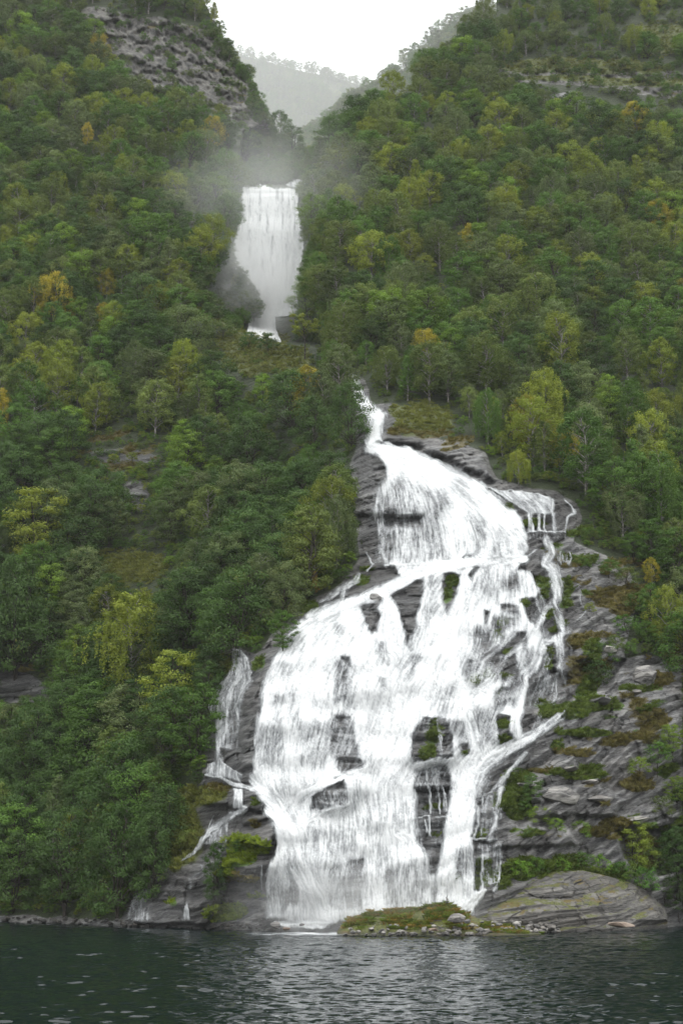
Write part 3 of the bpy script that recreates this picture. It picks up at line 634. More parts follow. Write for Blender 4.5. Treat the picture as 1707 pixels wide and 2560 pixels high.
# strands: noise dragged along the flow
wn_ = np.random.default_rng(3).random(fw.a.shape).astype(np.float32)
def lic(noise, L, k=1.0):
    acc = noise.copy(); n = 1; J, I = np.indices(noise.shape, dtype=np.float32)
    for sg in (1, -1):
        x, y = I.copy(), J.copy()
        for _ in range(L):
            xi = np.clip(x + .5, 0, fw.w - 1).astype(np.int32); yi = np.clip(y + .5, 0, fw.h - 1).astype(np.int32)
            x += sg * k * u.a[yi, xi]; y += sg * k * v.a[yi, xi]
            xi = np.clip(x + .5, 0, fw.w - 1).astype(np.int32); yi = np.clip(y + .5, 0, fw.h - 1).astype(np.int32)
            acc += noise[yi, xi]; n += 1
    return acc / n
def uni(a):
    q = np.quantile(a[::7, ::7], np.linspace(0, 1, 64)); return np.interp(a, q, np.linspace(0, 1, 64)).astype(np.float32)
r1 = fw.new(); r1.a = wn_; n1 = lic(wn_, 8)
r1.a = np.random.default_rng(4).random(fw.a.shape).astype(np.float32); r1.blur(1.7); n2 = lic(r1.a, 9, 1.3)
r1.a = np.random.default_rng(5).random(fw.a.shape).astype(np.float32); r1.blur(9); n3 = lic(r1.a, 10, 2.0)
strand = uni(uni(n1) * .40 + uni(n2) * .36 + uni(n3) * .24)
lump = fw.new(); lump.a = uni(n3) * .6 + uni(n2) * .4
patch_ = fbm(np.stack([GX / 46, GY / 80, GX * 0], -1), 1.0, 3, 311)
right_ = sstep(1120, 1220, GX) * sstep(1430, 1480, GY) * (1 - sstep(1840, 1900, GY))
cw = np.where(GY > 900, fw.a * np.clip(1 - np.clip(patch_ + .05, 0, 1) * (.45 + .75 * right_), 0, 1), fw.a).astype(np.float32)
cov = fw.new(); cov.a = np.where(cw > .02, cw * 1.20 - .11 + (strand - .5) * .52 - np.clip(.95 - np.abs(cw - .6), 0, 1) * .0, -.6).astype(np.float32)
wcov = fw
WSLOPE = .050
# ------------------------------------------------------------------ mountainside
gx = np.concatenate([np.arange(-420, 120, 9.0), np.arange(120, 296, 5.0), np.arange(296, 1500, 3.2), np.arange(1500, 1720, 3.6), np.arange(1724, 2120, 9.0)])
gy = np.concatenate([np.arange(-260, 0, 8.0), np.arange(0, 430, 4.5), np.arange(430, 930, 5.0), np.arange(930, 2352, 3.2)])
PX, PY = np.meshgrid(gx, gy)
sp = shore_py(PX); under = PY > sp
cx_, cy_ = np.meshgrid(np.arange(-430, 2140, 16.0), np.arange(-270, 2370, 16.0))
_coarse = Raster(-430, -270, 2140, 2370, 16.0); _coarse.a = D_front(cx_, cy_)[:_coarse.h, :_coarse.w].astype(np.float32)
D = _coarse.at(PX, PY)
# gorge: a wall behind the upper fall, its lip, and the bank in front of its foot
Dg = np.interp(PY, [440, 470, 790, 800, 865], [352, 347, 331, 325, 318])
Dg = Dg + lipmask.at(PX, PY) * np.interp(PY, [320, 466], [52, 14])
Dg = Dg - bank.at(PX, PY) * 14 - 3.0 * sstep(548, 562, PY) * (1 - sstep(575, 800, PY) * .4)
gm = gorge.at(PX, PY); D = D * (1 - gm) + Dg * gm
base = world_at(PX, PY, D)
rk = full.new(); rk.a = rocky.a.copy(); rk.blur(7)
wetm = wet.at(PX, PY); rkm = rk.at(PX, PY); cragm = crag.at(PX, PY)
def terrace(q, A, k=.74):
    f = q - np.floor(q); return A * np.where(f < k, 1 - 2 * f / k, -1 + 2 * (f - k) / (1 - k))
def strata(P, amt, seed=0):
    """ledges, beds and blocks of layered rock: offset in metres"""
    x, y, z = P[..., 0], P[..., 1], P[..., 2]
    k = np.clip((x - 12) / 25, 0, 1) * .34 + .05
    q = z - k * x
    w1, w2, w3 = fbm(P, .06, 4, 11 + seed), fbm(P, .22, 3, 21 + seed), fbm(P, .7, 3, 31 + seed)
    q1 = q / 4.3 + w1 * .8 + w2 * .22; q2 = q / 1.35 + w1 * 1.3 + w2 * .40; q3 = q / .48 + w1 * 1.5 + w2 * .6 + w3 * .22
    o = terrace(q1, .85) * (.7 + .6 * w2) + terrace(q2, .34) * (.8 + .6 * w3) + terrace(q3, .11)
    led = np.floor(q2).astype(np.int64); wd = 1.4 + 2.2 * _h(led, led * 0 + 3, led * 0 + 9, 5)
    cell = np.floor(x / wd + w2 * .8 + _h(led, led * 0, led * 0, 8) * 7).astype(np.int64)
    o = o + (_h(led, cell, led * 0, 77 + seed) - .5) * .80
    led = np.floor(q1).astype(np.int64); cell = np.floor(x / 5.5 + w1 * 2 + _h(led, led * 0, led * 0, 3) * 7).astype(np.int64)
    o = o + (_h(led, cell, led * 0, 78 + seed) - .5) * 1.1
    o = o + w2 * .28 + w1 * 1.0 + fbm(P, 1.6, 3, 41) * .08
    return o * amt
ns = fbm(base, .045, 4, 2) * 3.0 + fbm(base, .25, 3, 5) * .6
amt = rkm * (1 - .8 * cragm)
off = ns * (1 - rkm) * (1 - .7 * gm) + strata(base, amt)
off = off + cragm * rkm * (np.abs(fbm(base * np.array([1, 1, .5]) + base[..., 2:3] * np.array([.4, 0, 0]), .10, 5, 61, .62)) * -11 + np.abs(fbm(base * np.array([1, 1, .4]) - base[..., 2:3] * np.array([.5, 0, 0]), .24, 4, 66, .6)) * 5 + 1.5)
calm = 1 - sstep(0, 60, sp - PY) * 1.0
off = off * (1 - .8 * calm) + relief.at(PX, PY)
# the uppermost gorge stays smoother
D2 = D + off * np.where(gm > .5, .6, 1.0)
D2 = np.where(under, shore_D(PX) - (PY - sp) * .12, D2)
VV = world_at(PX, PY, D2)
VV[..., 2] = np.where(under, -.05 - (PY - sp) * .07, np.maximum(VV[..., 2], -.05))
SKYHOLE = pk([(462, -300), (470, 0), (500, 58), (536, 122), (572, 168), (598, 222), (612, 280), (640, 330), (690, 350), (722, 356), (750, 335), (805, 300), (875, 250), (955, 185), (1025, 132), (1085, 85), (1135, 30), (1160, -300)])
hole = full.new().poly(SKYHOLE, 1)
hv = hole.at(PX, PY) > .5
nx, ny = len(gx), len(gy)
idx = np.arange(nx * ny).reshape(ny, nx)
F = np.stack([idx[:-1, :-1], idx[1:, :-1], idx[1:, 1:], idx[:-1, 1:]], -1).reshape(-1, 4)
keepf = ~(hv[:-1, :-1] | hv[1:, :-1] | hv[1:, 1:] | hv[:-1, 1:]).reshape(-1)
F = F[keepf]
used = np.zeros(nx * ny, bool); used[F.ravel()] = True
remap = np.cumsum(used) - 1
me = mesh_np('mountainside', VV.reshape(-1, 3)[used], remap[F], M_TERR)
patchy = fbm(base * np.array([1, 1, 1.6]) - np.stack([0 * PX, 0 * PX, .5 * base[..., 0]], -1) * .0, .16, 4, 91)
slabs = (base[..., 0] > 18) * (PY > 1330) * rkm
elong = fbm(np.stack([base[..., 0] * .35, base[..., 1] * .1, (base[..., 2] - .32 * base[..., 0]) * 1.25], -1), .55, 4, 131)
elo2 = fbm(np.stack([base[..., 0] * .35, base[..., 1] * .1, (base[..., 2] - .32 * base[..., 0]) * 1.25], -1), .55, 4, 171)
def broken(m, n, k=1.0): return sstep(.30, .62, m * .62 * k + n * .55 * (m > .02))
mo = np.clip(moss.at(PX, PY) + slabs * (.34 + .5 * patchy) * (1 - wetm * .8), 0, 1)
he = np.clip(heath.at(PX, PY) + slabs * (.26 + .5 * fbm(base, .12, 3, 95)) * (1 - wetm * .8) + cragm * sstep(.1, .5, patchy) * .5, 0, 1)
mo = broken(mo, elong, 1.1); he = broken(he, elo2)
gr = np.clip(grass.at(PX, PY), 0, 1)
soil = np.clip(1 - rkm * 1.15 - gr - he * .9, 0, 1)
cvr = np.stack([mo, he, gr, soil], -1).reshape(-1, 4)[used]
attr(me, 'cover', cvr, 'FLOAT_COLOR'); attr(me, 'wet', wetm.ravel()[used]); attr(me, 'crag', cragm.ravel()[used])
terr = link('mountainside', me); tag(terr, 'steep wooded mountainside of layered grey rock above the fjord', kind='structure')
def D_at(px, py):
    px = np.clip(np.asarray(px, float), gx[0] + .1, gx[-1] - .1); py = np.clip(np.asarray(py, float), gy[0] + .1, gy[-1] - .1)
    i = np.searchsorted(gx, px) - 1; j = np.searchsorted(gy, py) - 1
    a = (px - gx[i]) / (gx[i + 1] - gx[i]); b = (py - gy[j]) / (gy[j + 1] - gy[j])
    return (D2[j, i] * (1 - a) + D2[j, i + 1] * a) * (1 - b) + (D2[j + 1, i] * (1 - a) + D2[j + 1, i + 1] * a) * b
def ground(px, py, toward=0.0):
    return world_at(np.asarray(px, float), np.asarray(py, float), D_at(px, py) - toward)

# far hills closing the valley
def far_hill(name, crest, D0, D1, seed, label):
    xs = np.arange(crest[0][0], crest[-1][0], 7.0); top = np.interp(xs, [c[0] for c in crest], [c[1] for c in crest])
    T = np.linspace(0, 1, 44); X = np.repeat(xs[None], 44, 0); Y = 470 + (top[None] - 470) * T[:, None]
    d = D0 + (D1 - D0) * T[:, None] + 0 * X
    P = world_at(X, Y, d); d = d + fbm(P, .012, 4, seed) * 30
    P = world_at(X, Y, d)
    back = P[-1][None] + np.array([[0, 60, -6], [0, 200, -60]])[:, None, :]
    P = np.concatenate([P, back]); h, w = P.shape[:2]; ii = np.arange(h * w).reshape(h, w)
    FF = np.stack([ii[:-1, :-1], ii[:-1, 1:], ii[1:, 1:], ii[1:, :-1]], -1).reshape(-1, 4)
    m = mesh_np(name, P.reshape(-1, 3), FF, M_HILL); o = link(name, m); tag(o, label, kind='structure'); return X, Y, P[:44]
t_ = NT('far_hill_ground'); M_HILL = t_.done(t_.pbr(t_.mix(t_.ramp(t_.noise(t_.coord(), .05, 5, .6), .35, .65), (.018, .028, .012), (.06, .07, .03)), .9, .1))
HILL_A = far_hill('valley_hill', pk([(470, 110), (560, 128), (600, 138), (650, 152), (700, 165), (760, 176), (830, 196), (870, 218), (960, 250), (1010, 270)]), 1050, 1400, 3, 'hazy wooded hill closing the valley between the two slopes')
HILL_B = far_hill('valley_ridge', pk([(700, 330), (790, 262), (850, 214), (900, 184), (950, 140), (1000, 96), (1050, 60), (1100, 42), (1200, 10), (1300, -40)]), 620, 760, 8, 'misty wooded ridge rising behind the right-hand slope')

# ------------------------------------------------------------------ falling water
wx = np.arange(fw.x0 + 2, fw.x0 + fw.w * fw.st - 3, 2.1); wy = np.arange(fw.y0 + 2, fw.y0 + fw.h * fw.st - 3, 2.1)
WX, WY = np.meshgrid(wx, wy)
cvg = cov.at(WX, WY); raw = fw.at(WX, WY); lm = lump.at(WX, WY)
# water bridges small steps of the rock: a smoothed, forward surface
ds = Raster(fw.x0 - 20, fw.y0 - 20, fw.x0 + fw.w * fw.st + 20, fw.y0 + fw.h * fw.st + 20, 3.0)
dX, dY = ds.grid(); dT = D_at(dX, dY); ds.a = dT.astype(np.float32)
mn = ds.a.copy()
for _ in range(6): mn = np.minimum.reduce([mn, np.roll(mn, 1, 0), np.roll(mn, -1, 0), np.roll(mn, 1, 1), np.roll(mn, -1, 1)])
ds.a = np.where(np.abs(mn - dT) < 2.6, mn, dT).astype(np.float32); ds.blur(12)
wd_ = np.minimum(ds.at(WX, WY), D_at(WX, WY) + .15) - .22 - np.clip(raw, 0, 1) * (.14 + .35 * (lm - .35))
kk_ = sstep(.08, .6, raw); wd_ = wd_ * kk_ + (D_at(WX, WY) - .12) * (1 - kk_)
WP = world_at(WX, WY, wd_); WP[..., 2] = np.maximum(WP[..., 2], .02)
win = (raw > .035) & (WY < shore_py(WX) + 1)
REG = [
 ('waterfall', 'tall white upper waterfall curtain dropping through mist in the gorge', 'waterfall', lambda x, y: (y < 788) & (x > 575) & ~((x > 707) & (y < 474 - (x - 707) * .02) & (y < 466 + 0 * x))),
 ('cascade', 'small pale cascade on the lip behind the upper waterfall', 'cascade', lambda x, y: (y < 480) & (x > 700)),
 ('waterfall', 'short white cascade below the upper waterfall behind the grassy knoll', 'waterfall', lambda x, y: (y >= 788) & (y < 880)),
 ('waterfall', 'narrow white chute squeezing between dark tree and grassy knoll', 'waterfall', lambda x, y: (y >= 880) & (y < 1112) & (x < 985)),
 ('waterfall', 'thin streaked water curtain over the ledge right of the fan', 'waterfall', lambda x, y: (x > 1224) & (y > 1212) & (y < 1350) & (x > 1224 + (y - 1222) * 1.25) & (x < 1400)),
 ('rivulet', 'curling thin rivulet at the far right end of the ledge', 'rivulet', lambda x, y: (x >= 1400) & (y < 1350)),
 ('rivulet', 'faint trickle over grey slabs right of the side stream', 'rivulet', lambda x, y: (x > 1428) & (y > 1470) & (y < 1570)),
 ('stream', 'white side stream stepping down the mossy right edge of the falls', 'stream', lambda x, y: (x > 1352) & (y >= 1350) & (y < 1765)),
 ('stream', 'thin strands dripping over green moss right of the lowest column', 'stream', lambda x, y: (y > 1876) & (x > 1192) & (x > 1200 + (1985 - y) * .62)),
 ('waterfall', 'narrow left waterfall over dark blocks beside the main fan', 'waterfall', lambda x, y: (x < 634) & (y > 1600) & (y < 1890)),
 ('cascade', 'small cascade and runnel below the narrow left waterfall', 'cascade', lambda x, y: (x < 620) & (y >= 1890) & (y < 1969)),
 ('cascade', 'cascade slanting left down the dark shelves beside the grassy block', 'cascade', lambda x, y: (x < 640) & (y >= 1969) & (y < 2160)),
 ('cascade', 'faint grey cascade reaching the fjord under the alders', 'cascade', lambda x, y: (x < 420) & (y >= 2160)),
 ('rivulet', 'tiny rivulet showing through the leafy bush above the shore', 'rivulet', lambda x, y: (x < 560) & (y >= 2100) & (y < 2236)),
 ('rivulet', 'tiny rivulet beside the leafy bush at the shore', 'rivulet', lambda x, y: (x < 560) & (y >= 2100)),
 ('rivulet', 'short bright trickle on the rock right of the willowy tree', 'rivulet', lambda x, y: (x < 945) & (y > 1370) & (y < 1428)),
 ('rivulet', 'slim stream slipping out from under the willowy tree beside the fan', 'rivulet', lambda x, y: (x < 940) & (y > 1370) & (y < np.interp(x, [780, 843, 904, 940], [1518, 1500, 1490, 1470]) - 5)),
 ('rivulet', 'thin strand dripping at the left edge of the fan foot', 'rivulet', lambda x, y: (x < 661) & (y > 2140) & (y < 2262)),
 ('waterfall', 'great white fan-shaped waterfall covering the layered rock face', 'waterfall', lambda x, y: x > 0)]
rid = np.full(WX.shape, -1)
for k, rgn in enumerate(REG): rid = np.where((rid < 0) & rgn[3](WX, WY), k, rid)
wn2 = WX.shape
ii = np.arange(WX.size).reshape(wn2)
for k, (nm, lab, cat, _) in enumerate(REG):
    ok = win & (rid == k)
    okd = ok.copy(); okd[1:] |= ok[:-1]; okd[:, 1:] |= ok[:, :-1]; okd &= win          # neighbours share an edge row
    q = okd[:-1, :-1] & okd[1:, :-1] & okd[1:, 1:] & okd[:-1, 1:]
    Fw = np.stack([ii[:-1, :-1], ii[1:, :-1], ii[1:, 1:], ii[:-1, 1:]], -1)[q]
    if len(Fw) < 4: continue
    # a sheet of water is one piece: stray crumbs at its rim are dropped
    lab_ = np.arange(WX.size)
    while True:
        mnl = lab_[Fw].min(1); new = lab_.copy()
        for q_ in range(4): np.minimum.at(new, Fw[:, q_], mnl)
        new = new[new]
        if np.array_equal(new, lab_): break
        lab_ = new
    fl_ = lab_[Fw[:, 0]]; val_, cnt_ = np.unique(fl_, return_counts=True)
    big = val_[cnt_ > max(40, .02 * len(Fw))]; Fw = Fw[np.isin(fl_, big)]
    us = np.zeros(WX.size, bool); us[Fw.ravel()] = True; rm = np.cumsum(us) - 1
    m = mesh_np(nm, WP.reshape(-1, 3)[us], rm[Fw], M_FALLS); attr(m, 'cover', cvg.ravel()[us])
    tag(link(nm, m), lab, cat, 'waterfalls and streams')

# ------------------------------------------------------------------ fjord
ys = np.concatenate([[-600, -100, 20, 40], 46 * np.exp(np.linspace(0, math.log(215 / 46), 780)), [240, 300]])
sl_ = np.concatenate([[-9, -3, -1, -.5], np.linspace(-.34, .34, 430), [.5, 1, 3, 9]])
Y = np.repeat(ys[:, None], len(sl_), 1); X = np.clip(sl_[None] * np.maximum(Y, 46), -1150, 1150) + np.arange(len(sl_))[None] * 1e-3
wr = np.random.default_rng(12); Zw = np.zeros_like(X)
step_y = np.gradient(ys)[:, None]
gustm = .75 + .45 * fbm(np.stack([X * .5, Y, X * 0], -1), .05, 3, 201)
for k in range(54):
    lam = .36 * (6 / .36) ** ((k + wr.random()) / 54); th = math.radians(-90 + wr.normal(0, 34)); kk = 2 * math.pi / lam
    ph = kk * (X * math.cos(th) + Y * math.sin(th)) + wr.uniform(0, 6.28)
    Zw += WSLOPE * (1.95 if lam < 1.1 else .85 if lam < 2.5 else .40) / kk * (np.sin(ph) + .25 * np.cos(2 * ph)) * np.clip((lam / step_y - 2.0) / 1.5, 0, 1)
inside = (Y > 44) & (Y < 230) & (np.abs(sl_)[None] < .345)
Zw = np.where(inside, Zw * gustm, 0)
i2 = np.arange(X.size).reshape(X.shape)
m = mesh_np('fjord', np.stack([X, Y, Zw], -1).reshape(-1, 3), np.stack([i2[:-1, :-1], i2[:-1, 1:], i2[1:, 1:], i2[1:, :-1]], -1).reshape(-1, 4), M_FJORD)
tag(link('fjord_water', m), 'dark rippled fjord water below the falls', kind='structure')

fc = world_at(np.array(772.0), np.array(2326.0), 153.0)
fx, fy = np.meshgrid(np.linspace(-8, 8, 90), np.linspace(-7.5, 5, 70)); rr_ = np.hypot(fx / 7.6, (fy - .5) / 6.0)
fz = fbm(np.stack([fx * .7, fy * .7, fx * 0], -1), 1.0, 4, 401)
FP = np.stack([fc[0] + fx, fc[1] + fy, .13 + .05 * fz], -1); fi_ = np.arange(fx.size).reshape(fx.shape)
Ff = np.stack([fi_[:-1, :-1], fi_[:-1, 1:], fi_[1:, 1:], fi_[1:, :-1]], -1).reshape(-1, 4)
Ff = Ff[(rr_.ravel()[Ff] < 1.05).all(1)]; us = np.zeros(fx.size, bool); us[Ff.ravel()] = True; rm = np.cumsum(us) - 1
m = mesh_np('foam', FP.reshape(-1, 3)[us], rm[Ff], M_FALLS); attr(m, 'cover', (.95 - 1.25 * rr_ + .75 * fz).ravel()[us])
tag(link('foam', m), 'patchy white foam spreading on the fjord at the foot of the falls', kind='stuff')

# ------------------------------------------------------------------ rocks at the shore
def patch(name, top, bot, Dfun, mat, label, cat, step=2.6, rows=56, seed=0, amt=.6, warp=None):
    x0, x1 = top[0][0], top[-1][0]; xs = np.arange(x0, x1 + .1, step)
    tp = np.interp(xs, *zip(*top)); bt = np.interp(xs, *zip(*bot))
    T = np.linspace(0, 1, rows); X = np.repeat(xs[None], rows, 0); Yp = bt[None] + (tp - bt)[None] * T[:, None]
    s = (X - x0) / (x1 - x0); Tt = T[:, None] + 0 * X
    d = Dfun(X, Yp, s, Tt); P = world_at(X, Yp, d)
    o = strata(P * np.array([.45, 1, 1.1]) + seed, amt); fade = np.minimum(1, np.minimum(s, 1 - s) * 14 + .15)
    d = d + o * fade + (warp(X, Yp, s, Tt) if warp else 0); P = world_at(X, Yp, d)
    low = P[:1] * 1.0; low[..., 2] = -1.0
    bk = np.stack([P[-1] + np.array([0, 2.5, -.2]), P[-1] + np.array([0, 7, -5])])
    P = np.concatenate([low, P, bk]); P[..., 2] = np.maximum(P[..., 2], -1.2)
    h, w = P.shape[:2]; ii = np.arange(h * w).reshape(h, w)
    m = mesh_np(name, P.reshape(-1, 3), np.stack([ii[:-1, :-1], ii[:-1, 1:], ii[1:, 1:], ii[1:, :-1]], -1).reshape(-1, 4), mat)
    o = link(name, m); tag(o, label, cat); return P
OT = [(1168, 2290), (1176, 2272), (1190, 2250), (1230, 2228), (1267, 2209), (1320, 2194), (1360, 2182), (1399, 2177), (1455, 2176), (1502, 2186), (1569, 2204), (1608, 2223), (1644, 2247), (1662, 2264), (1668, 2285)]
OB = [(1168, 2310), (1221, 2336), (1338, 2334), (1470, 2328), (1600, 2323), (1640, 2316), (1668, 2306)]
def out_D(X, Y, s, T): return np.interp(X, [1168, 1300, 1500, 1668], [157, 157.5, 161, 168]) + 7 * T ** 1.7 + 6 * np.clip(.12 - s, 0, 1) * 8 * .4 + 30 * np.clip(s - .9, 0, 1)
patch('rock_outcrop', OT, OB, out_D, M_OUT, 'broad rounded grey rock outcrop at the waterline on the right', 'rock', rows=70, seed=5, amt=.62,
      warp=lambda X, Y, s, T: 2.2 * np.clip(.16 - np.abs(T - .07), 0, 1) * 6 * np.clip((s - .80) * 8, 0, 1))
ST = [(842, 2328), (850, 2316), (870, 2297), (905, 2284), (927, 2278), (1000, 2275), (1050, 2270), (1085, 2264), (1100, 2259), (1119, 2257), (1123, 2268), (1140, 2270), (1165, 2282), (1200, 2298), (1240, 2312), (1300, 2324), (1352, 2332)]
SB = [(842, 2336), (900, 2341), (1180, 2341), (1300, 2337), (1352, 2335)]
def spit_D(X, Y, s, T): return 150.5 + 5.0 * T + 10 * np.clip(s - .85, 0, 1) + 6 * np.clip(.1 - s, 0, 1)
SPIT = patch('rock_spit', ST, SB, spit_D, M_SPIT, 'low mossy rock spit in the fjord before the foot of the falls', 'rock', rows=40, seed=9, amt=.45)

def hull_rock(seed, n=22, flat=.6, bev=.06, sub=1):
    r = random.Random(seed); bm = bmesh.new()
    for _ in range(n):
        v = Vector((r.gauss(0, 1), r.gauss(0, 1), r.gauss(0, 1))).normalized() * r.uniform(.8, 1)
        bm.verts.new((v.x * .5, v.y * .5, v.z * .5 * flat))
    res = bmesh.ops.convex_hull(bm, input=bm.verts)
    bmesh.ops.delete(bm, geom=[g for g in res['geom_interior'] if isinstance(g, bmesh.types.BMVert)], context='VERTS')
    bmesh.ops.bevel(bm, geom=bm.edges[:], offset=bev, segments=1, affect='EDGES', clamp_overlap=True)
    for v in bm.verts:
        p = v.co; v.co = p * (1 + .05 * math.sin(p.x * 13 + seed) * math.cos(p.y * 11 + p.z * 9))
    m = bpy.data.meshes.new('stone'); bm.to_mesh(m); bm.free(); return m
STONES = [hull_rock(40 + k, 16 + k % 3 * 4, (.5, .62, .75)[k % 3]) for k in range(9)]
SHADE = {}
def stone(name, px, py, Dv, size, mat, label, cat='stone', group=None, mesh=None, rot=None, sc=(1, 1, 1)):
    src = mesh or STONES[rng.integers(9)]
    if mat is M_STONE: m = src
    else:
        m = SHADE.get((src.name, mat.name)) or SHADE.setdefault((src.name, mat.name), src.copy()); m.materials.clear(); m.materials.append(mat)
    P = world_at(np.array(float(px)), np.array(float(py)), Dv)
    o = link(name, m); o.location = (float(P[0]), float(P[1]), max(float(P[2]), .08 * size))
    o.rotation_euler = rot or (rng.normal(0, .18), rng.normal(0, .18), rng.uniform(0, 6.3)); o.scale = (size * sc[0], size * sc[1], size * sc[2])
    tag(o, label, cat, group); return o
for m in STONES: m.materials.append(M_STONE)
def stone_run(x0, x1, n, y_off, Dfun, smin, smax, label, grp):
    for k in range(n):
        x = x0 + (x1 - x0) * (k + rng.uniform(0, 1)) / n; b = rng.random() ** 1.4
        stone('shore_stone', x, float(shore_py(x)) - 1 - b * y_off, Dfun(x, b), rng.uniform(smin, smax) * (1 - .25 * b), M_DARK, *((label(x)[0], 'stone', label(x)[1]) if callable(label) else (label, 'stone', grp)))
stone_run(290, 705, 62, 18, lambda x, b: float(shore_D(x)) - .9 + b * 1.2, .45, 1.15, lambda x: ('dark wet stone at the foot of the faint grey cascade', 'stones under the faint cascade') if x < 400 else ('dark wet stone below the leafy bush and tiny rivulet', 'stones under the leafy bush') if x < 545 else ('wet stone between the grassy block and the falls foot', 'stones under the grassy block'), None)
stone_run(2, 285, 22, 14, lambda x, b: float(shore_D(x)) - .9 + b * 1.2, .6, 1.4, 'dark stone on the shore under the overhanging alders', 'stones under the alders')
for k in range(150):
    x = rng.uniform(860, 1395) if k < 80 else rng.uniform(1120, 1395); b = rng.random() ** 1.5; hi = np.interp(x, [860, 1000, 1180, 1260, 1395], [16, 24, 30, 34, 14])
    yb = np.interp(x, [850, 1180, 1395], [2339, 2339, 2331])
    stone('shore_stone', x, yb - 2 - b * hi, np.interp(x, [850, 1200, 1395], [149.6, 150.4, 156.6]) + b * 2.6, rng.uniform(.35, .95), M_STONE, 
          *[('grey rubble stone at the left end of the mossy spit', 'stone', 'rubble at the left end of the spit'), ('grey rubble stone along the front of the mossy spit', 'stone', 'rubble along the front of the spit'),
            ('grey rubble stone below the cairn on the mossy spit', 'stone', 'rubble below the cairn'), ('pale rubble stone between the mossy spit and the outcrop', 'stone', 'rubble between spit and outcrop'),
            ('pale rubble stone along the left foot of the broad outcrop', 'stone', 'rubble at the foot of the outcrop')][int(np.searchsorted([930, 1060, 1175, 1270], x))])
stone('shore_boulder', 1084, 2324, 149.2, 1.35, M_WARM, 'pinkish boulder at the waterline of the mossy spit', 'boulder', sc=(1, .8, .62), rot=(0, 0, .4))
stone('shore_boulder', 1140, 2296, 151.2, 2.1, M_STONE, 'large lilac grey block set in the mossy spit below the cairn', 'boulder', sc=(1.1, .8, .7), rot=(.1, 0, .2), mesh=STONES[2])
stone('shore_boulder', 1168, 2304, 150.4, 1.0, M_STONE, 'dark wedge-shaped block beside the pale rubble of the spit', 'boulder', sc=(1, .8, .8), mesh=STONES[5])
stone('shore_boulder', 1230, 2306, 151.5, .7, M_PALE, 'palest stone in the rubble right of the spit', 'boulder', sc=(1.2, .8, .6))
stone('shore_boulder', 1378, 2318, 155.6, 1.1, M_STONE, 'round boulder at the waterline before the broad outcrop', 'boulder', sc=(1, 1, 1.1), mesh=STONES[8])
stone('shore_slab', 1550, 2311, 158.8, 3.4, M_WARM, 'long flat pale slab at the waterline under the outcrop', 'boulder', sc=(1.15, .5, .42), rot=(0, .04, .05), mesh=STONES[4])
stone('shore_boulder', 716, 2322, 154.2, 1.25, M_WARM, 'brownish boulder in the foam at the left foot of the falls', 'boulder', sc=(1.1, .8, .6), rot=(0, 0, 2))
stone('shore_boulder', 690, 2312, 155.5, 1.7, M_STONE, 'dark wet boulder in the foam at the left foot of the falls', 'boulder', sc=(1.2, .8, .7), mesh=STONES[1])
stone('shore_boulder', 755, 2311, 155.0, .9, M_STONE, 'small dark rock awash in the white foam', 'boulder', sc=(1.2, .8, .6), mesh=STONES[7])
# boulders and blocks on the slabs right of the falls
for (x, y, w, sc, mi, mat, lab) in [
    (1612, 1690, 3.9, (1, .8, 1.25), 8, M_PALE, 'large smooth rounded boulder high on the right-hand slabs'),
    (1500, 1752, 3.6, (1.2, .7, .8), 3, M_PALE, 'pale wedge-shaped slab right of the side stream'),
    (1585, 1732, 2.2, (1, .8, .8), 0, M_STONE, 'grey block below the smooth rounded boulder'),
    (1525, 1628, 2.8, (1.1, .7, .8), 5, M_PALE, 'angular grey block at the top of the right-hand slabs'),
    (1400, 1990, 4.6, (1.25, .7, .7), 2, M_STONE, 'big square-edged block above the ferny ledge'),
    (1497, 1998, 4.4, (1.2, .7, .55), 6, M_PALE, 'pale split slab beside the big square-edged block'),
    (1340, 2000, 2.0, (1.1, .8, .7), 4, M_STONE, 'brownish block left of the big square-edged block'),
    (1585, 2048, 3.0, (1.3, .7, .4), 1, M_PALE, 'thin pale ledge stone above the dark hollow'),
    (1470, 1955, 2.4, (1.3, .8, .5), 7, M_STONE, 'low grey stone above the pale split slab'),
    (1320, 1962, 2.6, (1.4, .8, .45), 3, M_STONE, 'low grey stone beside the dripping strands'),
    (1420, 1925, 2.8, (1.5, .7, .4), 0, M_STONE, 'long low grey stone in the upper mossy band'),
    (940, 1497, 2.6, (1, .8, 1.0), 8, M_STONE, 'round dark rock breaking the left branch of the fan')]:
    P = ground(x, y, w * .16)
    stone('boulder', x, y, float(P[1]), w, mat, lab, 'boulder', mesh=STONES[mi], rot=(.15, .12, (x * 7 % 31) / 10), sc=sc)
# cairn
c0 = world_at(np.array(1117.0), np.array(2258.0), 155.0)
cairn = link('cairn', None); cairn.location = Vector(c0); tag(cairn, 'little stone cairn standing on the tip of the mossy spit', 'cairn')
z = 0
for k, (s, h) in enumerate(((.46, .16), (.40, .17), (.32, .16), (.25, .17), (.17, .16))):
    o = link('stacked_stone', STONES[k], cairn); o.location = (.03 * (-1) ** k, 0, z + h / 2); o.scale = (s, s * .9, h * 1.9); o.rotation_euler = (0, 0, k * 1.3); z += h
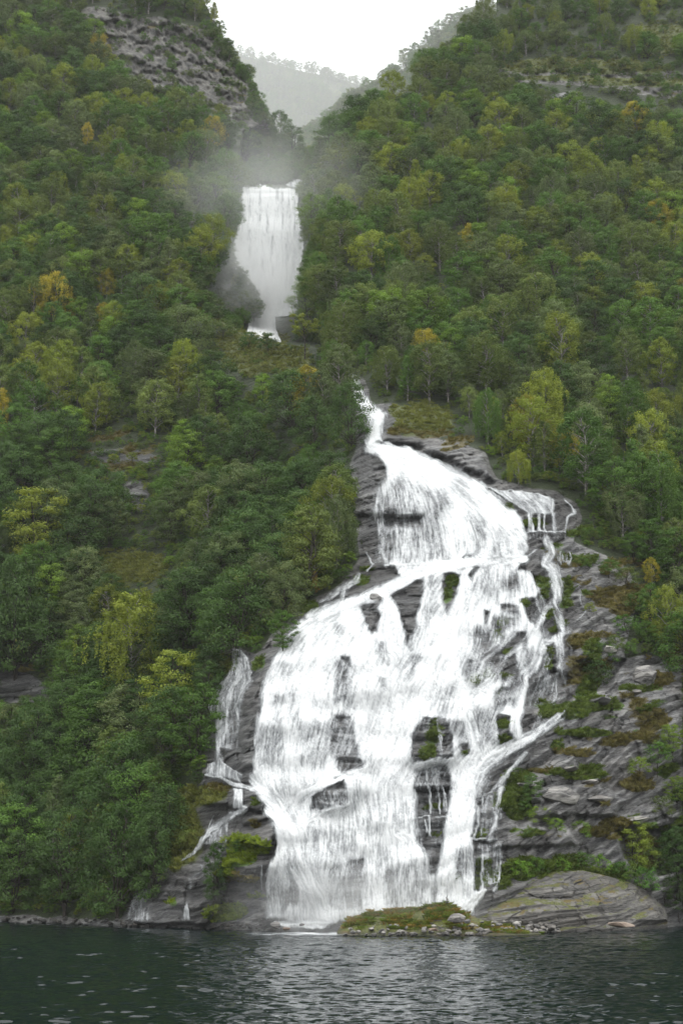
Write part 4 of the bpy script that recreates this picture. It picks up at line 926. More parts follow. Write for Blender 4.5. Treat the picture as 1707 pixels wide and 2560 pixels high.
# ------------------------------------------------------------------ trees
def tube(V, F, pts, rad, n=5):
    b = len(V); pts = [np.asarray(p, float) for p in pts]
    for k, p in enumerate(pts):
        d = pts[min(k + 1, len(pts) - 1)] - pts[max(k - 1, 0)]; d = d / (np.linalg.norm(d) + 1e-9)
        a = np.cross(d, [0.3, 1, .1]); a /= np.linalg.norm(a) + 1e-9; c = np.cross(d, a)
        for j in range(n):
            t = 2 * math.pi * j / n; V.append(p + rad[k] * (a * math.cos(t) + c * math.sin(t)))
    for k in range(len(pts) - 1):
        for j in range(n):
            F.append((b + k * n + j, b + k * n + (j + 1) % n, b + (k + 1) * n + (j + 1) % n, b + (k + 1) * n + j))
def leaves(C, Nrm, size, r, up=.5):
    """diamond leaf sprays at C facing Nrm"""
    n = len(C); Nn = Nrm + r.normal(0, .45, (n, 3)); Nn[:, 2] += up; Nn /= np.linalg.norm(Nn, axis=1, keepdims=True) + 1e-9
    A = np.cross(Nn, r.normal(0, 1, (n, 3))); A /= np.linalg.norm(A, axis=1, keepdims=True) + 1e-9; B = np.cross(Nn, A)
    s = size * r.uniform(.6, 1.35, (n, 1)); w = s * r.uniform(.38, .62, (n, 1))
    return np.stack([C - A * s, C - B * w + A * s * .1, C + A * s, C + B * w + A * s * .1], 1)
def build_tree(name, seed, H=10, W=3.0, clumps=34, per=90, leaf=.17, base=.18, prof='oval', weep=0.0, stems=1, rc=.34, flat=.72, bark=None, lean=.04):
    r = np.random.default_rng(seed); TV, TF = [], []
    stem_tops = []
    for s in range(stems):
        a = 6.28 * s / stems + r.uniform(0, 6); sp = (0 if stems == 1 else .35)
        pts = [np.array([0, 0, -.8])]
        for k in range(1, 6):
            t = k / 5; pts.append(np.array([math.cos(a) * W * sp * t + r.normal(0, .05 * H * lean * 10) * t * .5, math.sin(a) * W * sp * t + r.normal(0, .02 * H) * t, H * .86 * t]))
        tube(TV, TF, pts, np.linspace(.016 * H / (stems ** .4), .003 * H, 6), 6); stem_tops.append(np.array(pts))
    Lq, Lv = [], []
    for k in range(clumps):
        t = base + (1 - base) * ((k + r.uniform(.1, .9)) / clumps) ** .9
        if prof == 'oval': e = (math.sin(math.pi * min(1, (t - base) / (1 - base) * .86 + .10))) ** .65
        elif prof == 'dome': e = math.sqrt(max(.02, 1 - ((t - base) / (1 - base)) ** 2.2))
        elif prof == 'cone': e = 1.08 * (1 - (t - base) / (1 - base)) ** .75 + .06
        else: e = .4 + .7 * ((t - base) / (1 - base)) * (1.15 - (t - base) / (1 - base)) * 2.2
        ang = k * 2.399 + r.uniform(-.5, .5); rad = W * e * (r.uniform(.35, 1.0) ** .55) * r.uniform(.82, 1.16)
        st = stem_tops[k % stems]; ax = np.array([np.interp(t * H * .9, st[:, 2], st[:, 0]), np.interp(t * H * .9, st[:, 2], st[:, 1])])
        c = np.array([ax[0] * .7 + rad * math.cos(ang), ax[1] * .7 + rad * math.sin(ang), t * H * (.97 if prof != 'dome' else .95)])
        b0 = np.array([ax[0], ax[1], max(.12 * H, c[2] - rad * (.55 + .3 * r.random()))])
        mid = (b0 + c) / 2 + np.array([0, 0, .06 * H * r.random()])
        tube(TV, TF, [b0, mid, c], [.0055 * H, .0035 * H, .0012 * H], 4)
        rr = W * rc * r.uniform(.75, 1.3) * (1.0 if t < .85 else .78)
        d = r.normal(0, 1, (per, 3)); d /= np.linalg.norm(d, axis=1, keepdims=True)
        d[:, 2] = np.where(d[:, 2] < -.2, d[:, 2] * .55, d[:, 2])
        q = r.random((per, 1)) ** .5
        C_ = c + d * rr * q * np.array([1, 1, flat])
        out = np.array([c[0], c[1], 0]) / (np.hypot(c[0], c[1]) + .3)
        Lq.append(leaves(C_, d * 1.1 + out * .4, leaf, r, .4)); cl = r.random()
        Lv.append(np.clip(.7 * cl + .3 * r.random(per), 0, 1))
        if weep and t > .3:
            for _ in range(int(4 * weep) + 1):
                a0 = c + np.array([r.normal(0, rr * .6), r.normal(0, rr * .6), -.1]); Ld = r.uniform(.08, .20) * H * weep; m_ = int(16 + Ld * 16)
                tt = r.random(m_); C2 = a0 + np.stack([r.normal(0, .09, m_), r.normal(0, .09, m_), -tt * Ld], -1)
                dd = r.normal(0, 1, (m_, 3)); dd[:, 2] *= .2
                Lq.append(leaves(C2, dd + out * .6, leaf * .82, r, .15)); Lv.append(np.clip(.5 * cl + .45 * r.random(m_) + .05, 0, 1))
    Q = np.concatenate(Lq); lv = np.concatenate(Lv)
    cm = mesh_np(name + '_crown', Q.reshape(-1, 3), np.arange(len(Q) * 4).reshape(-1, 4), M_LEAF, False); attr(cm, 'leafvar', np.repeat(lv, 4))
    tm = mesh_np(name + '_trunk', np.array(TV), np.array(TF), bark or M_BARK)
    V0, F0 = Q.reshape(-1, 3), np.arange(len(Q) * 4).reshape(-1, 4)
    jm = mesh_np(name, np.concatenate([V0, np.array(TV)]), np.concatenate([F0, np.array(TF) + len(V0)]), M_LEAF, False)
    jm.materials.append(bark or M_BARK); mi = np.zeros(len(F0) + len(TF), np.int32); mi[len(F0):] = 1; jm.polygons.foreach_set('material_index', mi)
    attr(jm, 'leafvar', np.concatenate([np.repeat(lv, 4), np.zeros(len(TV))]))
    return dict(crown=cm, trunk=tm, joined=jm, H=H)
PROTO = {}
def proto(kind, lst): PROTO[kind] = lst
proto('birch', [build_tree('birch', 100 + k, 10, 2.6 + .2 * k, 38, 165, .115, .2, 'oval', .55, 1, .32, .85, M_BIRCH) for k in range(3)])
proto('weeping birch', [build_tree('weeping', 120 + k, 10, 2.7, 34, 130, .11, .2, 'oval', 1.5, 1, .28, .9, M_BIRCH) for k in range(2)])
proto('alder', [build_tree('alder', 140 + k, 10, 3.9 + .3 * k, 54, 180, .125, .10, 'dome', 0, 3, .30, .70) for k in range(3)])
proto('rowan', [build_tree('rowan', 160 + k, 10, 3.2, 40, 180, .125, .16, 'oval', 0, 2, .34, .60) for k in range(3)])
proto('slender birch', [build_tree('slender', 180, 10, 1.55, 30, 140, .11, .12, 'cone', .4, 1, .42, .9, M_BIRCH)])
proto('sparse tree', [build_tree('sparse', 190, 10, 3.6, 22, 110, .14, .60, 'top', .2, 1, .25, .55)])
proto('bush', [build_tree('bush', 200 + k, 2.0, 1.15, 20, 90, .06, .08, 'dome', 0, 3, .36, .72) for k in range(3)])
TK = 1.95
PAL = {'dark green': (.029, .054, .015), 'green': (.042, .080, .016), 'bright green': (.072, .118, .016), 'olive': (.060, .082, .022), 'grey-green': (.056, .076, .030),
       'yellow-green': (.096, .118, .018), 'yellow': (.160, .140, .020), 'orange-brown': (.150, .095, .025)}
# places that must stay in view: water, the slabs, crag, knolls
keep = full.new()
fwb = fw.new(); fwb.a = (fw.a > .25).astype(np.float32)
kx, ky = full.grid(); inb = (kx > fw.x0 + 3) & (kx < fw.x0 + fw.w * fw.st - 4) & (ky > fw.y0 + 3) & (ky < fw.y0 + fw.h * fw.st - 4)
keep.a = np.where(inb, fwb.at(kx, ky), 0).astype(np.float32)
for p in [[(1240, 1220), (1400, 1235), (1440, 1300), (1420, 1350), (1490, 1390), (1560, 1430), (1590, 1480), (1560, 1560), (1560, 1640), (1680, 1650), (1707, 1720), (1707, 1840), (1560, 1900), (1620, 2040), (1520, 2060), (1520, 2170), (1640, 2330), (1170, 2330)],
          pk([(215, 45), (300, 60), (420, 75), (500, 110), (560, 165), (590, 230), (590, 265), (540, 250), (450, 195), (340, 165), (270, 105)]), pk([(1140, 160), (1260, 135), (1568, 150), (1700, 160), (1568, 235), (1300, 205)]), pk([(1300, 120), (1568, 120), (1568, 150), (1300, 140)]),
          [(985, 1020), (1040, 1005), (1090, 1010), (1140, 1060), (1150, 1100), (1220, 1190), (1130, 1150), (1000, 1100)],
          [(510, 730), (560, 770), (600, 805), (660, 815), (720, 840), (780, 840), (780, 880), (700, 905), (620, 905), (560, 850), (500, 780)],
          pk([(180, 990), (300, 985), (390, 1040), (380, 1080), (250, 1075), (180, 1060)]), pk([(280, 1095), (350, 1100), (340, 1180), (285, 1170)]),
          [(540, 2080), (690, 2080), (660, 2300), (330, 2310), (400, 2180), (470, 2090), (500, 1960), (660, 1960), (690, 2060)],
          pk([(395, 1800), (470, 1790), (470, 1870), (420, 1920), (395, 1900)]), pk([(220, 1270), (330, 1230), (420, 1260), (400, 1330), (250, 1330)]), pk([(-30, 1545), (110, 1555), (100, 1610), (-30, 1610)]),
          [(870, 1100), (930, 1120), (960, 1180), (930, 1290), (900, 1300), (890, 1160)]]: keep.poly(p, 1, 'max')
strict = full.new().poly([(510, 740), (600, 800), (660, 825), (735, 790), (790, 800), (800, 880), (720, 925), (620, 930), (560, 885), (520, 820)], 1)
deny = full.new(); deny.a = np.maximum(rk.a * 1.0, hole.a)
def crown_hits(px, py, hpx, wpx):
    s = 0; n = 0
    for t in (.25, .45, .65, .85):
        for q in (-.8, -.4, 0, .4, .8):
            xx, yy_ = px + q * wpx * math.sin(math.pi * min(.85, t + .15)), py - t * hpx
            s += float(keep.at(xx, yy_)) + 3 * float(strict.at(xx, yy_)); n += 1
    return s / n
TREES = []      # (px, py, kind, variant, scale, tint name, jitter, rot, hero label)
def species(px, py):
    n1_ = float(fbm(np.array([px, py, 0.]), 1 / 260, 3, 71)); r = rng.random()
    low_left = px < 820 and py > 1150
    if low_left and rng.random() < .5: kind = 'alder'
    elif low_left: kind = 'alder' if r < .38 else 'rowan' if r < .72 else 'birch' if r < .92 else 'weeping birch'
    else: kind = 'birch' if r < .44 + .2 * n1_ else 'weeping birch' if r < .56 else 'rowan' if r < .84 else 'alder' if r < .93 else 'slender birch'
    c = rng.random()
    if kind in ('birch', 'weeping birch', 'slender birch'): col = 'olive' if c < .38 else 'grey-green' if c < .62 else 'green' if c < .80 else 'yellow-green' if c < .975 else 'yellow'
    elif kind == 'rowan': col = 'green' if c < .50 else 'bright green' if c < .72 else 'dark green' if c < .86 else 'grey-green' if c < .96 else 'yellow-green'
    else: col = 'dark green' if c < .68 else 'green' if c < .9 else 'grey-green'
    return kind, col
def add_tree(px, py, kind, col, H, lab=None, wide=1.0, var=None):
    P = ground(px, py)
    TREES.append(dict(px=px, py=py, P=P, kind=kind, col=col, H=H, var=int(rng.integers(len(PROTO[kind]))) if var is None else var, rot=rng.uniform(0, 6.28), wide=wide * rng.uniform(.9, 1.12), lab=lab,
                      hpx=H * FPX / float(P[1]), jit=rng.uniform(.74, 1.30) if lab is None else rng.uniform(.92, 1.10)))
HERO = [  # root x, root y, height in picture (1568-wide), kind, colour, width, label
 (700, 826, 122, 'sparse tree', 'yellow-green', 1.0, 'lone slender tree with open crown on the knoll before the upper fall'),
 (470, 772, 70, 'sparse tree', 'green', .9, 'small flat-topped tree on the pale grass left of the knoll'),
 (735, 838, 56, 'sparse tree', 'olive', .7, 'thin half-bare tree right of the lone knoll tree'),
 (808, 1034, 180, 'alder', 'dark green', .85, 'dark alder leaning over the narrow chute'),
 (720, 1040, 150, 'alder', 'dark green', .9, 'dark alder just left of the one leaning over the chute'),
 (700, 1385, 245, 'rowan', 'olive', 1.0, 'large willowy olive tree overhanging the left edge of the falls'),
 (535, 1520, 245, 'alder', 'dark green', 1.0, 'big rounded dark alder above the narrow left waterfall'),
 (645, 1440, 165, 'alder', 'grey-green', .9, 'grey-green alder between the rounded alder and the willowy tree'),
 (722, 1368, 62, 'slender birch', 'orange-brown', 1.0, 'small orange-brown tree at the left edge of the falls'),
 (650, 1500, 110, 'rowan', 'green', .9, 'bushy green tree at the top left shoulder of the fan'),
 (300, 1620, 285, 'weeping birch', 'yellow-green', 1.15, 'tall yellowing weeping birch in the middle of the left slope'),
 (90, 1320, 225, 'rowan', 'yellow-green', 1.15, 'broad yellow-green tree at the left edge below the wet slab'),
 (35, 1560, 310, 'alder', 'dark green', .8, 'tall dark alder at the left edge beside the yellowing birch'),
 (385, 1800, 235, 'alder', 'dark green', .95, 'dense dark alder beside the foot of the narrow left waterfall'),
 (480, 1640, 130, 'rowan', 'dark green', .9, 'dark bushy tree overhanging the top of the narrow left waterfall'),
 (255, 1990, 300, 'alder', 'dark green', .95, 'large alder rising above the shore trees left of the shelves'),
 (50, 1860, 250, 'alder', 'dark green', .9, 'alder at the left edge above the shore'),
 (270, 2112, 270, 'alder', 'dark green', .80, 'bushy alder hanging over the fjord left of the faint cascade'),
 (150, 2104, 250, 'rowan', 'dark green', .95, 'tree at the shore left of the overhanging alder'),
 (30, 2096, 190, 'alder', 'dark green', 1.0, 'low dark alder at the far left end of the shore'),
 (120, 2010, 230, 'slender birch', 'grey-green', .9, 'thin grey stem tree standing among the shore alders'),
 (350, 2060, 200, 'alder', 'dark green', .7, 'dark alder beside the grassy strip above the faint cascade'),
 (490, 2085, 150, 'rowan', 'dark green', .62, 'upright leafy bush before the grassy block beside the falls'),
 (500, 2085, 90, 'rowan', 'green', .9, 'low green bush at the foot of the grassy block'),
 (985, 925, 165, 'birch', 'olive', 1.1, 'olive brown birch above the grassy knoll by the chute'),
 (1115, 905, 170, 'weeping birch', 'olive', 1.2, 'spreading olive birch with visible limbs right of the grassy knoll'),
 (1290, 875, 190, 'birch', 'yellow-green', .95, 'tall birch with bright yellow-green top on the right slope'),
 (1120, 1020, 150, 'weeping birch', 'green', .9, 'weeping birch hanging over the heathy edge of the knoll'),
 (1190, 1115, 95, 'weeping birch', 'yellow-green', 1.2, 'low yellowish birch on the bank above the streaked curtain'),
 (1345, 1140, 230, 'birch', 'green', 1.1, 'large dark domed birch above the right end of the ledge'),
 (1250, 1090, 140, 'birch', 'olive', .9, 'olive birch left of the large domed birch'),
 (1430, 1245, 160, 'weeping birch', 'grey-green', 1.1, 'drooping grey-green birch on the bank right of the ledge'),
 (1520, 1225, 215, 'weeping birch', 'green', .95, 'weeping birch with yellow tassels near the right edge'),
 (1500, 1310, 130, 'rowan', 'green', 1.0, 'green bushy tree at the right edge above the slabs'),
 (1535, 1515, 185, 'birch', 'yellow-green', .85, 'yellow-topped tree at the right edge of the slabs'),
 (1490, 1450, 120, 'rowan', 'green', .8, 'small green tree leaning over the heath beside the slabs'),
 (200, 345, 85, 'birch', 'yellow', .7, 'bright yellow birch high on the left slope below the crag'),
 (612, 945, 70, 'slender birch', 'yellow-green', .8, 'narrow pointed yellowish tree above the left-hand alders'),
 (245, 690, 90, 'birch', 'yellow', .8, 'yellow birch in the upper middle of the left slope'),
 (130, 960, 160, 'birch', 'yellow-green', 1.0, 'yellowing birch above the orange heath on the left slope'),
 (430, 985, 100, 'weeping birch', 'grey-green', 1.1, 'pale drooping birch right of the wet slab on the left slope'),
 (60, 1120, 90, 'rowan', 'dark green', 1.1, 'dark rounded tree at the left edge below the heath'),
 (1520, 900, 150, 'birch', 'yellow-green', 1.0, 'yellow-green birch near the right edge in mid slope'),
 (1440, 880, 150, 'birch', 'olive', 1.0, 'olive birch near the right edge in mid slope'),
 (1400, 1000, 130, 'rowan', 'bright green', 1.0, 'bright green tree behind the large domed birch'),
 (980, 640, 70, 'rowan', 'yellow-green', 1.2, 'bright yellow-green clump high right of the upper fall'),
 (180, 760, 90, 'rowan', 'bright green', 1.2, 'bright green tree in the middle of the left slope'),
 (492, 92, 40, 'alder', 'green', 1.1, 'small tree on the crag rim where it meets the sky, uppermost'),
 (522, 134, 40, 'alder', 'grey-green', 1.1, 'small tree on the crag rim, second down from the top'),
 (553, 176, 42, 'alder', 'green', 1.2, 'small tree on the crag rim, third down from the top'),
 (582, 222, 42, 'alder', 'dark green', 1.1, 'small dark tree on the crag rim, fourth down from the top'),
 (598, 270, 46, 'alder', 'green', 1.2, 'small tree on the crag rim, fifth down from the top'),
 (608, 312, 48, 'alder', 'grey-green', 1.2, 'small tree at the lower end of the crag rim'),
 (1560, 2060, 150, 'rowan', 'dark green', .8, 'dark leafy tree at the right edge beside the hollow')]
for (x, y, h, kind, col, w, lab) in HERO:
    x, y, h = x * K, y * K, h * K; d = float(D_at(x, y)); add_tree(x, y, kind, col, h * d / FPX / 1.02, lab, w)
# fill the slopes
y = 2290.0
hx = np.array([(t['px'], t['py'], t['hpx']) for t in TREES])
while y > -230:
    x = -410.0 + rng.uniform(0, 30)
    row_d = []
    while x < 2110:
        jx, jy = x + rng.uniform(-14, 14), y + rng.uniform(-13, 13); d = float(D_at(jx, jy)); s = FPX / d; sp_ = (4.7 if y > 900 else 4.7) * s
        row_d.append(s)
        H = rng.uniform(8, 12.5) if y > 900 else rng.uniform(8.5, 13)
        if rng.random() < .16: H *= rng.uniform(.45, .7)
        near_crag = float(crag.at(jx, jy - 10)) > .3
        ok = float(deny.at(jx, jy)) < .35 and not (585 < jx < 775 and 425 < jy < 480) and float(grass.at(jx, jy)) < .45 and jy < float(shore_py(jx)) - 6
        if ok:
            if jy < 260 and 1130 * K < jx: ok = rng.random() < .62; H *= .8
            hp = H * s
            if ok and crown_hits(jx, jy, hp, 2.6 * s) > .06:
                H *= .5; hp *= .5; ok = crown_hits(jx, jy, hp, 1.4 * s) < .06
            dd = np.hypot((hx[:, 0] - jx), (hx[:, 1] - jy) * 1.5)
            if ok and np.any((dd < hx[:, 2] * .24)): ok = False
            # do not hide the named trees behind fillers standing right before them
            if ok and np.any((np.abs(hx[:, 0] - jx) < hx[:, 2] * .28) & (jy > hx[:, 1]) & (jy - hp < hx[:, 1] - hx[:, 2] * .45)): H *= .5
            if ok: k_, c_ = species(jx, jy); add_tree(jx, jy, k_, c_, H, None, 1.12 if y > 900 else 1.25)
        x += sp_ * rng.uniform(.8, 1.25)
    y -= (float(np.median(row_d)) * (3.0 if y > 900 else 3.0)) if row_d else 20
def on_screen(t):
    return -20 < t['px'] < 1727 and t['py'] - t['hpx'] < 2400 and t['py'] > 0 and t['py'] - t['hpx'] < 2330
vis = [t for t in TREES if on_screen(t)]
vis.sort(key=lambda t: (t['lab'] is None, -t['hpx']))
single = vis[:300]; ids = set(id(t) for t in single); rest = [t for t in TREES if id(t) not in ids]
SIZE = lambda t: 'tall' if t['hpx'] > 190 else 'short' if t['hpx'] < 118 else 'mid-sized'
def zone(t):
    x, y = t['px'], t['py'] - t['hpx'] * .5
    if x < 853:
        if y > 2050: return 'by the shore left of the falls'
        if y > 1800: return 'above the shore trees on the left'
        if y > 1620: return 'left of the narrow waterfall' if x > 300 else 'at the left edge level with the narrow waterfall'
        if y > 1430: return 'beside the left shoulder of the fan' if x > 420 else 'around the yellowing weeping birch'
        if y > 1250: return 'left of the willowy tree' if x > 420 else 'below the heath and wet slab'
        if y > 1080: return 'left of the dark bare rock by the chute' if x > 420 else 'around the orange heath'
        if y > 920: return 'below the central grassy knoll' if x > 420 else 'above the orange heath'
        return 'left of the grassy knoll' if x > 420 else 'high on the left slope'
    if y > 1900: return 'beside the hollow at lower right'
    if y > 1350: return 'at the right edge of the slabs'
    if y > 1150: return 'on the bank right of the ledge'
    if y > 1000: return 'right of the grassy knoll by the chute' if x < 1300 else 'around the large domed birch'
    if y > 860: return 'above the grassy knoll by the chute' if x < 1200 else 'behind the large domed birch'
    if y > 740: return 'right of the gorge' if x < 1200 else 'above the yellow-topped tall birch'
    return 'higher up the right slope'
ORD = ['leftmost', 'second', 'third', 'fourth', 'fifth', 'sixth', 'seventh', 'eighth', 'ninth', 'tenth', 'eleventh', 'twelfth', 'thirteenth', 'fourteenth']
groups = {}
for t in single:
    if not t['lab']: groups.setdefault((SIZE(t), t['col'], t['kind'], zone(t)), []).append(t)
for (sz, col, kind, zn), lst in groups.items():
    lst.sort(key=lambda t: t['px'])
    for i, t in enumerate(lst):
        t['lab'] = f'{sz} {col} {kind} {zn}' + ('' if len(lst) == 1 else f', {ORD[0]} of {len(lst)}' if i == 0 else f', {ORD[min(i, 13)]} from left')
NAMES = {'birch': 'birch_tree', 'weeping birch': 'weeping_birch', 'alder': 'alder_tree', 'rowan': 'rowan_tree', 'slender birch': 'slender_birch', 'sparse tree': 'open_tree', 'bush': 'bush'}
def tint_of(t, k=1.0):
    c = np.array(PAL[t['col']]) * t['jit'] * k * TK; return [float(v) for v in c]
for t in single:
    p = PROTO[t['kind']][t['var']]; s = t['H'] / p['H']
    e = link(NAMES[t['kind']], None); e.location = Vector(t['P']) - Vector((0, 0, .3 * s)); e.rotation_euler = (0, 0, t['rot']); e.scale = (s * t['wide'], s * t['wide'], s)
    e.empty_display_size = .5
    tag(e, t['lab'], 'tree', 'trees on the slopes around the falls')
    c = link('crown', p['crown'], e); c['tint'] = tint_of(t); link('trunk', p['trunk'], e)

# bushes on the slabs and ledges right of the falls, and at the grassy block
BUSH = [(1490, 1712, 62, 'dark green'), (1455, 1668, 40, 'green'), (1515, 1655, 50, 'green'), (1545, 1630, 45, 'olive'), (1335, 2010, 75, 'green'), (1322, 2040, 48, 'green'), (1350, 2060, 46, 'bright green'),
        (1392, 2078, 34, 'bright green'), (1455, 2092, 40, 'bright green'), (1585, 2190, 130, 'yellow-green'), (1560, 2215, 60, 'green'), (1640, 1915, 60, 'green'), (1680, 1890, 80, 'bright green'), (1595, 1935, 44, 'yellow-green'),
        (1690, 2010, 70, 'bright green'), (1660, 2040, 50, 'olive'), (1300, 2195, 44, 'bright green'), (1345, 2185, 42, 'green'), (1400, 2180, 40, 'bright green'), (1450, 2168, 38, 'green'), (1500, 2180, 44, 'bright green'),
        (1545, 2195, 40, 'green'), (1610, 2230, 60, 'green'), (1660, 2250, 70, 'dark green'), (1695, 2290, 100, 'dark green'), (1690, 2180, 110, 'dark green'), (1640, 2180, 60, 'olive'), (1700, 2100, 80, 'dark green'),
        (1460, 1420, 30, 'green'), (1520, 1440, 44, 'green'), (1560, 1470, 54, 'olive'), (1590, 1540, 60, 'green'), (1570, 1590, 56, 'green'), (1620, 1620, 70, 'green'), (1470, 1530, 26, 'yellow-green'),
        (620, 872, 44, 'dark green'), (672, 880, 50, 'dark green'), (560, 850, 60, 'olive'), (440, 2050, 60, 'olive'), (470, 2120, 46, 'olive'), (600, 2130, 34, 'dark green')]
bz = lambda x, y: ('on the knoll before the upper fall' if y < 950 else 'beside the left shelves' if x < 700 else 'at the upper end of the slabs' if y < 1640 else 'on the slabs beside the side stream' if y < 1760 else
                   'at the right edge of the slabs' if y < 2060 and x > 1560 else 'on the ledge above the big block' if y < 2100 else 'along the ferny ledge above the outcrop' if x < 1560 else 'in the thicket beside the hollow')
bg_ = {}
for (x, y, h, col) in BUSH: bg_.setdefault((col, bz(x, y)), []).append((x, y, h))
for (col, zn), lst in bg_.items():
    lst.sort()
    for i, (x, y, h) in enumerate(lst):
        v_ = int(rng.integers(3)); p = PROTO['bush' if h < 70 else 'rowan'][v_]; P = ground(x, y); s = h * float(P[1]) / FPX / (1.9 if h < 70 else 9.8)
        e = link('bush', None); e.location = Vector(P) - Vector((0, 0, .15)); e.rotation_euler = (0, 0, rng.uniform(0, 6)); e.scale = (s * 1.15, s * 1.15, s)
        tag(e, f'{col} leafy bush {zn}' + ('' if len(lst) == 1 else f', {ORD[0]} of {len(lst)}' if i == 0 else f', {ORD[i]} from left'), 'bush', 'bushes on ledges and slabs')
        c = link('foliage', p['crown'], e); c['tint'] = [float(q) * TK * rng.uniform(.9, 1.15) for q in PAL[col]]; link('stem', p['trunk'], e)

# ------------------------------------------------------------------ masses nobody could count, scattered by geometry nodes
def scatter(name, label, pts, idx_, rots, scl, tints, protos):
    lib = bpy.data.collections.new(name + '_library')
    for k, m in enumerate(protos): lib.objects.link(bpy.data.objects.new(f'{name}_{k:02d}', m))
    me = bpy.data.meshes.new(name); me.vertices.add(len(pts)); me.vertices.foreach_set('co', np.asarray(pts, np.float32).ravel())
    attr(me, 'pick', idx_, 'INT'); attr(me, 'turn', rots, 'FLOAT_VECTOR'); attr(me, 'size', scl, 'FLOAT_VECTOR'); attr(me, 'tint', tints, 'FLOAT_VECTOR')
    o = link(name, me); tag(o, label, kind='stuff')
    g = bpy.data.node_groups.new(name, 'GeometryNodeTree')
    g.interface.new_socket('Geometry', in_out='INPUT', socket_type='NodeSocketGeometry'); g.interface.new_socket('Geometry', in_out='OUTPUT', socket_type='NodeSocketGeometry')
    N, L = g.nodes, g.links; gi, go = N.new('NodeGroupInput'), N.new('NodeGroupOutput')
    ci = N.new('GeometryNodeCollectionInfo'); ci.inputs['Collection'].default_value = lib; ci.inputs['Separate Children'].default_value = True; ci.inputs['Reset Children'].default_value = True
    ip = N.new('GeometryNodeInstanceOnPoints'); ip.inputs['Pick Instance'].default_value = True
    def na(nm, typ):
        n = N.new('GeometryNodeInputNamedAttribute'); n.data_type = typ; n.inputs['Name'].default_value = nm; return n.outputs['Attribute']
    L.new(gi.outputs[0], ip.inputs['Points']); L.new(ci.outputs[0], ip.inputs['Instance']); L.new(na('pick', 'INT'), ip.inputs['Instance Index'])
    L.new(na('turn', 'FLOAT_VECTOR'), ip.inputs['Rotation']); L.new(na('size', 'FLOAT_VECTOR'), ip.inputs['Scale']); L.new(ip.outputs[0], go.inputs[0])
    md = o.modifiers.new('scatter', 'NODES'); md.node_group = g
    return o
# the forest beyond the 300 trees that show largest
kinds = [(k, i) for k in PROTO if k != 'bush' for i in range(len(PROTO[k]))]; kid = {k: i for i, k in enumerate(kinds)}
fp, fi, fr, fs, ft = [], [], [], [], []
for t in rest:
    s = t['H'] / 10; fp.append(t['P'] - np.array([0, 0, .3])); fi.append(kid[(t['kind'], t['var'])]); fr.append((0, 0, t['rot'])); fs.append((s * t['wide'], s * t['wide'], s)); ft.append(tint_of(t))
for (X, Y, P), st, hh in ((HILL_A, (2, 3), 9.5), (HILL_B, (2, 3), 8.5)):
    for j in range(1, P.shape[0], 2):
        for i in range(0, P.shape[1], 1):
            if rng.random() < .55:
                a, b = rng.uniform(-.5, .5, 2); i_ = min(P.shape[1] - 1, i + 1); q = P[j, i] * (1 - abs(a)) + P[j, i_] * abs(a); s = rng.uniform(.8, 1.6) * hh / 10
                kd = [('birch', 0), ('rowan', 1), ('birch', 2), ('alder', 0), ('rowan', 2)][rng.integers(5)]
                fp.append(q); fi.append(kid[kd]); fr.append((0, 0, rng.uniform(0, 6.3))); fs.append((s * 1.25, s * 1.25, s)); ft.append(np.array(PAL[['olive', 'grey-green', 'green'][rng.integers(3)]]) * TK * rng.uniform(.85, 1.15))
scatter('forest', 'mixed birch and rowan forest covering the upper slopes and far hills', fp, fi, fr, fs, ft, [PROTO[k][i]['joined'] for k, i in kinds])
# undergrowth between the trees
up_, ui, ur, us_, ut = [], [], [], [], []
while len(up_) < 10000:
    x, y = rng.uniform(-300, 2000), rng.uniform(-150, 2310)
    if y < 700 and rng.random() < .45: continue
    if float(rk.at(x, y)) > .4 or float(hole.at(x, y)) > .3 or float(grass.at(x, y)) > .5 or float(heath.at(x, y)) > .5 or y > float(shore_py(x)) - 5: continue
    if (float(fwb.at(x, y - 12)) > .5 and 430 < y) or float(strict.at(x, y)) > .5: continue
    P = ground(x, y); s = rng.uniform(.35, 1.0); col = PAL[['green', 'green', 'dark green', 'bright green', 'olive', 'olive', 'yellow-green', 'bright green'][rng.integers(8)]]
    up_.append(P - np.array([0, 0, .1])); ui.append(int(rng.integers(3))); ur.append((0, 0, rng.uniform(0, 6.3))); us_.append((s * 1.2, s * 1.2, s * .9)); ut.append(np.array(col) * TK * rng.uniform(.7, 1.1))
